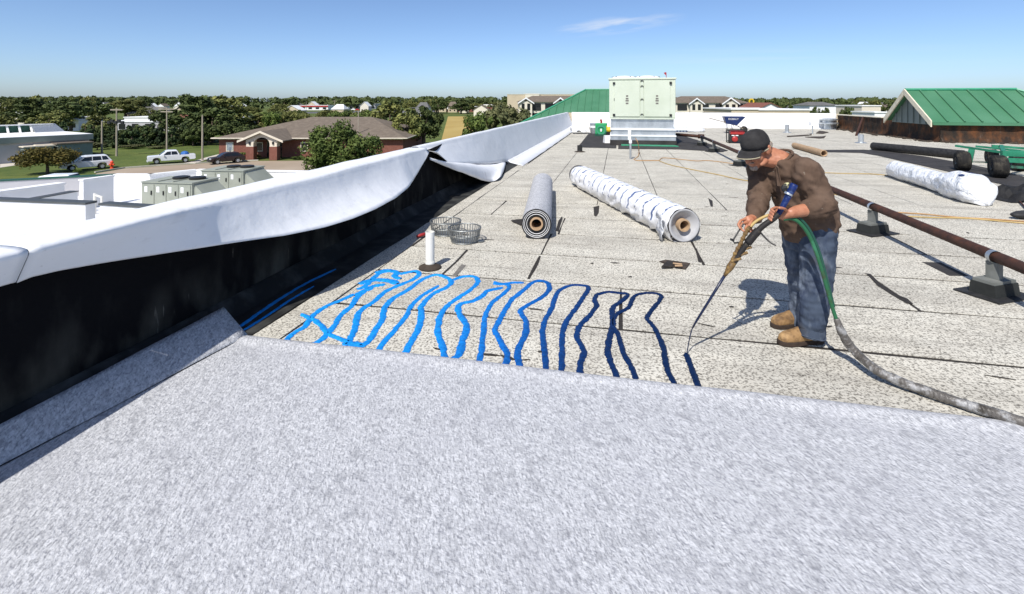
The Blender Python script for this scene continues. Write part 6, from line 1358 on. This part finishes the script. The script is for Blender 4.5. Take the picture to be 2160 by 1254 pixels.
def apartment(label, px0, px1, yr, ye, D, st, gables, balc):
    x0 = PY(px0, ye, D).x; x1 = PY(px1, ye, D).x; ze_ = PY(px0, ye, D).z; zt = PY(px0, yr, D).z; t = thing('apartment_block', label, 'building', ((x0 + x1) / 2, D + 7, GZ)); dep = 15
    wbox('wall', M['cream'], x0, x1, D, D + dep, GZ, ze_, t); i = 4.5; ov = .6
    e_ = [Vector((x0 - ov, D - ov, ze_)), Vector((x1 + ov, D - ov, ze_)), Vector((x1 + ov, D + dep + ov, ze_)), Vector((x0 - ov, D + dep + ov, ze_))]; a_, c_ = Vector((x0 + i, D + dep / 2, zt)), Vector((x1 - i, D + dep / 2, zt))
    b = MB(); b.poly([e_[0], e_[1], c_, a_]); b.poly([e_[2], e_[3], a_, c_]); b.poly([e_[3], e_[0], a_]); b.poly([e_[1], e_[2], c_]); b.poly(e_[::-1]); b.build('roof', M['shingle'], t)
    sh = (ze_ - GZ) / st
    for gx, gw, gy in gables:
        xc_ = PY(gx, ye, D).x; w = gw / FPX * D * .5; zg = PY(gx, gy, D - 1.4).z
        wbox('bay', M['cream'], xc_ - w, xc_ + w, D - 1.4, D, GZ, ze_ + .02, t)
        b = MB(); b.prism([(xc_ - w, D - 1.4, ze_), (xc_ + w, D - 1.4, ze_), (xc_, D - 1.4, zg - .25)], (0, 3, 0)); g_ = b.build('gable', M['cream'], t)
        b = MB(); b.rings([(Vector((xc_, D - 1.45, ze_ + (zg - ze_) * .45)), Vector((.45, 0, 0)), Vector((0, 0, .45))), (Vector((xc_, D - 1.38, ze_ + (zg - ze_) * .45)), Vector((.45, 0, 0)), Vector((0, 0, .45)))], 12); b.build('round_vent', M['shingle'], g_)
        for s in (-1, 1): b = MB(); b.prism([(xc_ + s * (w + .6), D - 1.8, ze_ - .3), (xc_, D - 1.8, zg), (xc_, D + 6, zg), (xc_ + s * (w + .6), D + 5, ze_ - .3)], (0, 0, -.2)); b.build('gable_roof', M['shingle'], t); b = MB(); b.prism([(xc_ + s * (w + .6), D - 1.83, ze_ - .65), (xc_ + s * (w + .6), D - 1.83, ze_ - .28), (xc_, D - 1.83, zg + .04), (xc_, D - 1.83, zg - .4)], (0, -.1, 0)); b.build('rake_board', M['whitep'], t)
        for s_ in range(st): 
            z0 = GZ + s_ * sh + sh * .16
            for q in (-.5, .5): wbox('balcony_opening', M['glass'], xc_ + q * w * .9 - w * .24, xc_ + q * w * .9 + w * .24, D - 1.47, D - 1.38, z0, z0 + sh * .68, t)
    for bx_ in balc:
        xx = PY(bx_, ye, D).x
        for s_ in range(st): z0 = GZ + s_ * sh + sh * .12; f = wbox('balcony_opening', M['glass'], xx - 1.6, xx + 1.6, D - .07, D + .05, z0, z0 + sh * .74, t); wbox('railing', M['dark'], xx - 1.6, xx + 1.6, D - .16, D - .10, z0, z0 + sh * .32, f)
    n = int((x1 - x0) / 4)
    for k in range(n):
        xx = lerp(x0, x1, (k + .5) / n)
        if any(abs(xx - PY(q[0], ye, D).x) < q[1] / FPX * D * .5 + .6 for q in gables) or any(abs(xx - PY(q, ye, D).x) < 2.4 for q in balc): continue
        for s_ in range(st): z0 = GZ + s_ * sh + sh * .3; wbox('window', M['shinglegrey'], xx - .55, xx + .55, D - .06, D + .05, z0, z0 + sh * .5, t)
    return t
apartment('cream three storey apartment block left of the green hip roof', 1094, 1250, 202, 215.5, 150, 3, ((1109, 26, 206), (1181, 22, 206)), (1130, 1161))
apartment('cream apartment block right of the large unit with dark balconies', 1424, 1578, 203, 217.5, 165, 3, ((1466, 26, 207), (1537, 30, 206)), (1439, 1485, 1519, 1557))
# ring sign, lamp poles, power poles
q = G(1585, 237, GZ); D = 190; c = PY(1585, 215, D); t = thing('ring_sign', 'tall yellow ring sign beside the apartment block', 'sign', (c.x, D, GZ))
b = MB(); b.rings([(c + Vector((0, h, 0)), Vector((r * .8, 0, 0)), Vector((0, 0, r))) for r, h in ((.75, -.2), (1.25, -.25), (1.25, .25), (.75, .2), (.75, -.2))], 24, caps=False); b.build('ring', M['yellow'], t); b = MB(); b.tube([(c.x, D, GZ), (c.x, D, c.z - 1.2)], .16, 8); b.build('post', M['galv'], t)
def pole(label, px, ybase, ytop, arms=(), lamps=False, r=.13, name='utility_pole'):
    p = G(px, ybase, GZ); tp = PY(px, ytop, p.y); t = thing(name, label, 'pole', p); b = MB(); b.tube([p, p.lerp(tp, .5), tp], [r * 1.2, r, r * .75], 9); b.build('shaft', M['wood'], t)
    for fz_, L_ in arms: z = lerp(p.z, tp.z, fz_); b = MB(); b.box((tp.x - L_, tp.y - .08, z - .09), (tp.x + L_, tp.y + .08, z + .09)); b.build('crossarm', M['wood'], t)
    if lamps:
        for k in range(5): b = MB(); x = tp.x + (k - 2) * .55; b.box((x - .22, tp.y - .35, tp.z - 2.6 + .25 * (k % 2)), (x + .22, tp.y - .05, tp.z - 2.15 + .25 * (k % 2))); b.build('floodlight', M['dark'], t)
    return t
pole('wooden pole with black floodlights and a crossarm above the lawn', 246, 330, 228, ((.96, 1.0),), True)
pole('plain wooden pole standing left of the floodlight pole', 215, 329, 256)
pole('wooden pole with double crossarms in the middle of the lawn', 352, 318, 227, ((.96, 1.5), (.9, 1.1)))
pole('plain grey pole at the right end of the sidewalk', 427, 339, 243)
pole('slim dark lamp post rising before the brown roof', 756, 330, 234, r=.09, name='lamp_post')
pole('far power pole with crossarm behind the red canopy shop', 706, 240, 212, ((.95, 1.6),), r=.2)
pole('far twin pole above the long white building', 340, 262, 226, ((.97, 2.0),), r=.16)
pole('far slim pole near the red canopy', 646, 236, 214, r=.16, name='lamp_post')
pole('far short pole left of the green gable', 1783, 245, 222, r=.10)
# wires would be thinner than a pixel here
p = G(236, 356, GZ); t = thing('fire_hydrant', 'red orange fire hydrant on the kerb right of the suv', 'hydrant', p); b = MB(); b.lathe([(.22, 0), (.22, .08), (.16, .1), (.16, .75), (.20, .78), (.19, .9), (.08, 1.05)], 14, p); b.tube([p + Vector((-.32, 0, .55)), p + Vector((.32, 0, .55))], .10, 10); b.build('body', M['orange'], t); b = MB(); b.tube([p + Vector((0, -.28, .55)), p + Vector((0, -.1, .55))], .12, 10); b.build('cap', M['orange'], t)
# ================================================================== VEHICLES
def vehicle(name, label, px, py, px2, py2, prof_body, prof_cab, W, paint, wheels, kind):
    """profile in metres along x from the nose at 0; (px,py) = ground under nose, (px2,py2) = ground under tail"""
    a = G(px, py, GZ + .03); b2 = G(px2, py2, GZ + .03); d = (b2 - a); d.z = 0; ang = math.atan2(d.y, d.x); L_ = max(q[0] for q in prof_body); s = d.length / L_; s = 1.0
    t = thing(name, label, 'vehicle', a, ang)
    b = MB(); b.prism([(x, 0, z) for x, z in prof_body], (0, W, 0)); bevel(b.build('body', paint, t, True), .09, 3)
    b = MB(); n = len(prof_cab); ins = .16; zmin = min(z for x, z in prof_cab); zmax = max(z for x, z in prof_cab)
    r0 = [(x, .04 + ins * (z - zmin) / (zmax - zmin), z) for x, z in prof_cab]; r1 = [(x, W - .04 - ins * (z - zmin) / (zmax - zmin), z) for x, z in prof_cab]
    i0 = [b.P(q) for q in r0]; i1 = [b.P(q) for q in r1]; b.f.append(i0); b.f.append(i1[::-1])
    for k in range(n): b.f.append([i0[k], i0[(k + 1) % n], i1[(k + 1) % n], i1[k]])
    cab = b.build('cabin', paint, t, True); bevel(cab, .06, 2)
    def side_pt(x, z, off): y = .04 + ins * (z - zmin) / (zmax - zmin); return (x, y - off, z)
    for wpoly in kind['side']:
        for sgn in (0, 1):
            pts = [side_pt(x, z, .012) for x, z in wpoly]
            if sgn: pts = [(x, W - y, z) for x, y, z in pts]
            b = MB(); b.prism(pts, (0, .02 if not sgn else -.02, 0)); b.build('side_window', M['glass'], t, True)
    for (x0, z0, x1, z1) in kind['screens']:
        dx, dz = x1 - x0, z1 - z0; l = math.hypot(dx, dz); nx, nz = (-dz / l, dx / l)
        if nz < 0: nx, nz = -nx, -nz
        q = lambda x, z, y: (x + nx * .012, y, z + nz * .012)
        f0, f1 = .08, .92; xa_, za_ = x0 + dx * f0, z0 + dz * f0; xb_, zb_ = x0 + dx * f1, z0 + dz * f1
        b = MB(); b.prism([q(xa_, za_, .16), q(xa_, za_, W - .16), q(xb_, zb_, W - .27), q(xb_, zb_, .27)], (nx * .01, 0, nz * .01)); b.build('windscreen', M['glass'], t, True)
    for x in wheels:
        for y in (-.02, W - .22):
            b = MB(); b.rings([(Vector((x, y + h, .37)), Vector((r, 0, 0)), Vector((0, 0, r))) for r, h in ((.24, .0), (.33, -.0), (.37, .05), (.37, .19), (.33, .24), (.24, .24))], 22); w = b.build('wheel', M['tire'], t, True, smooth=False)
            b = MB(); yy = y - .01 if y < 0 else y + .25; b.rings([(Vector((x, yy, .37)), Vector((.22, 0, 0)), Vector((0, 0, .22))), (Vector((x, yy + (.02 if y < 0 else -.02), .37)), Vector((.22, 0, 0)), Vector((0, 0, .22)))], 14); b.build('rim', M['galv'], w, True)
    for y in (.12, W - .42): b = MB(); b.box((-.02, y, .72), (.08, y + .30, .92)); b.build('headlight', M['clear'], t, True); b = MB(); b.box((L_ - .08, y, .78), (L_ + .02, y + .22, 1.0)); b.build('tail_light', M['red'], t, True)
    b = MB(); b.box((-.025, .45, .48), (.06, W - .45, .86)); b.build('grille', M['dark'], t, True)
    b = MB(); b.box((-.06, .05, .38), (.1, W - .05, .56)); b.build('bumper', paint if paint is not M['cardark'] else M['dark'], t, True)
    for y in (-.14, W + .02): b = MB(); b.box((kind['mirror'], y, 1.08), (kind['mirror'] + .14, y + .14, 1.24)); b.build('mirror', paint, t, True)
    return t
suvb = [(0, .42), (.02, .95), (.15, 1.05), (1.3, 1.12), (5.05, 1.15), (5.1, .6), (5.05, .38), (4.55, .36), (4.45, .70), (4.2, .82), (3.85, .82), (3.6, .70), (3.5, .36), (1.5, .36), (1.4, .70), (1.15, .82), (.8, .82), (.55, .70), (.45, .36)]
suvc = [(1.25, 1.11), (2.1, 1.76), (2.5, 1.84), (4.5, 1.82), (5.0, 1.14)]
ks = {'side': [[(1.75, 1.20), (2.25, 1.66), (2.95, 1.70), (2.95, 1.20)], [(3.03, 1.20), (3.03, 1.70), (3.85, 1.70), (3.95, 1.20)], [(4.05, 1.20), (3.97, 1.70), (4.45, 1.68), (4.72, 1.22)]], 'screens': [(1.25, 1.11, 2.1, 1.76), (5.0, 1.14, 4.5, 1.82)], 'mirror': 1.75}
vehicle('parked_suv', 'white suv parked behind the small rust tinged tree', 131, 363.5, 199, 358, suvb, suvc, 2.0, M['carwhite'], (.98, 4.02), ks)
pkb = [(0, .48), (.02, 1.02), (.12, 1.12), (1.45, 1.18), (3.7, 1.2), (3.72, 1.16), (5.75, 1.16), (5.8, .62), (5.7, .5), (5.05, .45), (4.95, .78), (4.7, .90), (4.35, .90), (4.1, .78), (4.0, .45), (1.6, .45), (1.5, .78), (1.25, .90), (.9, .90), (.65, .78), (.55, .45)]
pkc = [(1.35, 1.17), (2.15, 1.80), (2.5, 1.88), (3.5, 1.86), (3.85, 1.18)]
kp = {'side': [[(1.85, 1.25), (2.3, 1.70), (2.75, 1.74), (2.75, 1.25)], [(2.82, 1.25), (2.82, 1.74), (3.42, 1.72), (3.62, 1.25)]], 'screens': [(1.35, 1.17, 2.15, 1.80), (3.85, 1.18, 3.5, 1.86)], 'mirror': 1.85}
pk = vehicle('parked_pickup', 'white pickup truck with blue tarp in its bed at the kerb', 311, 348.5, 381, 344, pkb, pkc, 2.0, M['carwhite'], (1.08, 4.52), kp)
M['bluetarp'] = mat('blue_tarp', (.03, .12, .38), rough=.6, scale=4, coord='obj')
b = MB(); b.ell((4.5, 1.0, 1.2), ((.55, 0, 0), (0, .75, 0), (0, 0, .42)), 12, 8); b.build('tarp', M['bluetarp'], pk, True)
sdb = [(0, .38), (.02, .82), (.2, .92), (1.2, 1.02), (4.3, 1.05), (4.55, .98), (4.6, .5), (4.5, .34), (4.05, .34), (3.95, .65), (3.7, .76), (3.4, .76), (3.15, .65), (3.05, .34), (1.4, .34), (1.3, .65), (1.05, .76), (.75, .76), (.5, .65), (.4, .34)]
sdc = [(1.15, 1.01), (1.9, 1.52), (2.3, 1.60), (3.6, 1.58), (4.3, 1.04)]
kd = {'side': [[(1.6, 1.08), (2.0, 1.44), (2.6, 1.48), (2.6, 1.08)], [(2.68, 1.08), (2.68, 1.48), (3.45, 1.46), (3.8, 1.08)]], 'screens': [(1.15, 1.01, 1.9, 1.52), (4.3, 1.04, 3.6, 1.58)], 'mirror': 1.6}
vehicle('parked_car', 'dark maroon car parked before the brick building', 444, 349, 493, 345, sdb, sdc, 1.85, M['cardark'], (.9, 3.55), kd)
vehicle('parked_car', 'white car roof showing above the dark green coping', 24, 414, 108, 411, suvb, suvc, 1.95, M['carwhite'], (.98, 4.02), ks)
# picnic table on the lawn
p = G(203, 333, GZ); t = thing('picnic_table', 'dark picnic table on the lawn beside the grey building', 'table', p)
wbox('table_top', M['scrap'], p.x - .9, p.x + .9, p.y - .4, p.y + .4, GZ + .70, GZ + .78, t)
for s in (-1, 1):
    wbox('bench', M['scrap'], p.x - .9, p.x + .9, p.y + s * .75 - .14, p.y + s * .75 + .14, GZ + .42, GZ + .47, t)
    for q in (-.6, .6): b = MB(); b.tube([(p.x + q, p.y + s * .6, GZ), (p.x + q, p.y - s * .1, GZ + .72)], .05, 5); b.build('leg', M['scrap'], t)
# cars too far to show parts, by the shops
for k, (px, py, m, lab) in enumerate(((712, 234, M['red'], 'tiny red car parked by the white trailer'), (722, 234.5, M['whitep'], 'tiny white car left of the trailer cars'), (745, 233, M['whitep'], 'tiny white car before the low white store'), (753, 233.5, M['red'], 'tiny red and white car right of the trailer'), (634, 231, M['whitep'], 'tiny white car before the red canopy shop'))):
    q = G(px, py, GZ); b = MB(); b.prism([(q.x - 2.2, q.y, GZ + .4), (q.x + 2.2, q.y, GZ + .4), (q.x + 2.2, q.y, GZ + 1.0), (q.x + 1.2, q.y, GZ + 1.05), (q.x + .8, q.y, GZ + 1.6), (q.x - .8, q.y, GZ + 1.6), (q.x - 1.3, q.y, GZ + 1.05), (q.x - 2.2, q.y, GZ + .95)], (0, 1.8, 0))
    for dx in (-1.3, 1.3): b.tube([(q.x + dx, q.y - .05, GZ + .33), (q.x + dx, q.y + 1.85, GZ + .33)], .33, 10)
    tag(b.build('parked_car', m), lab, 'car', 'cars parked by the far shops')
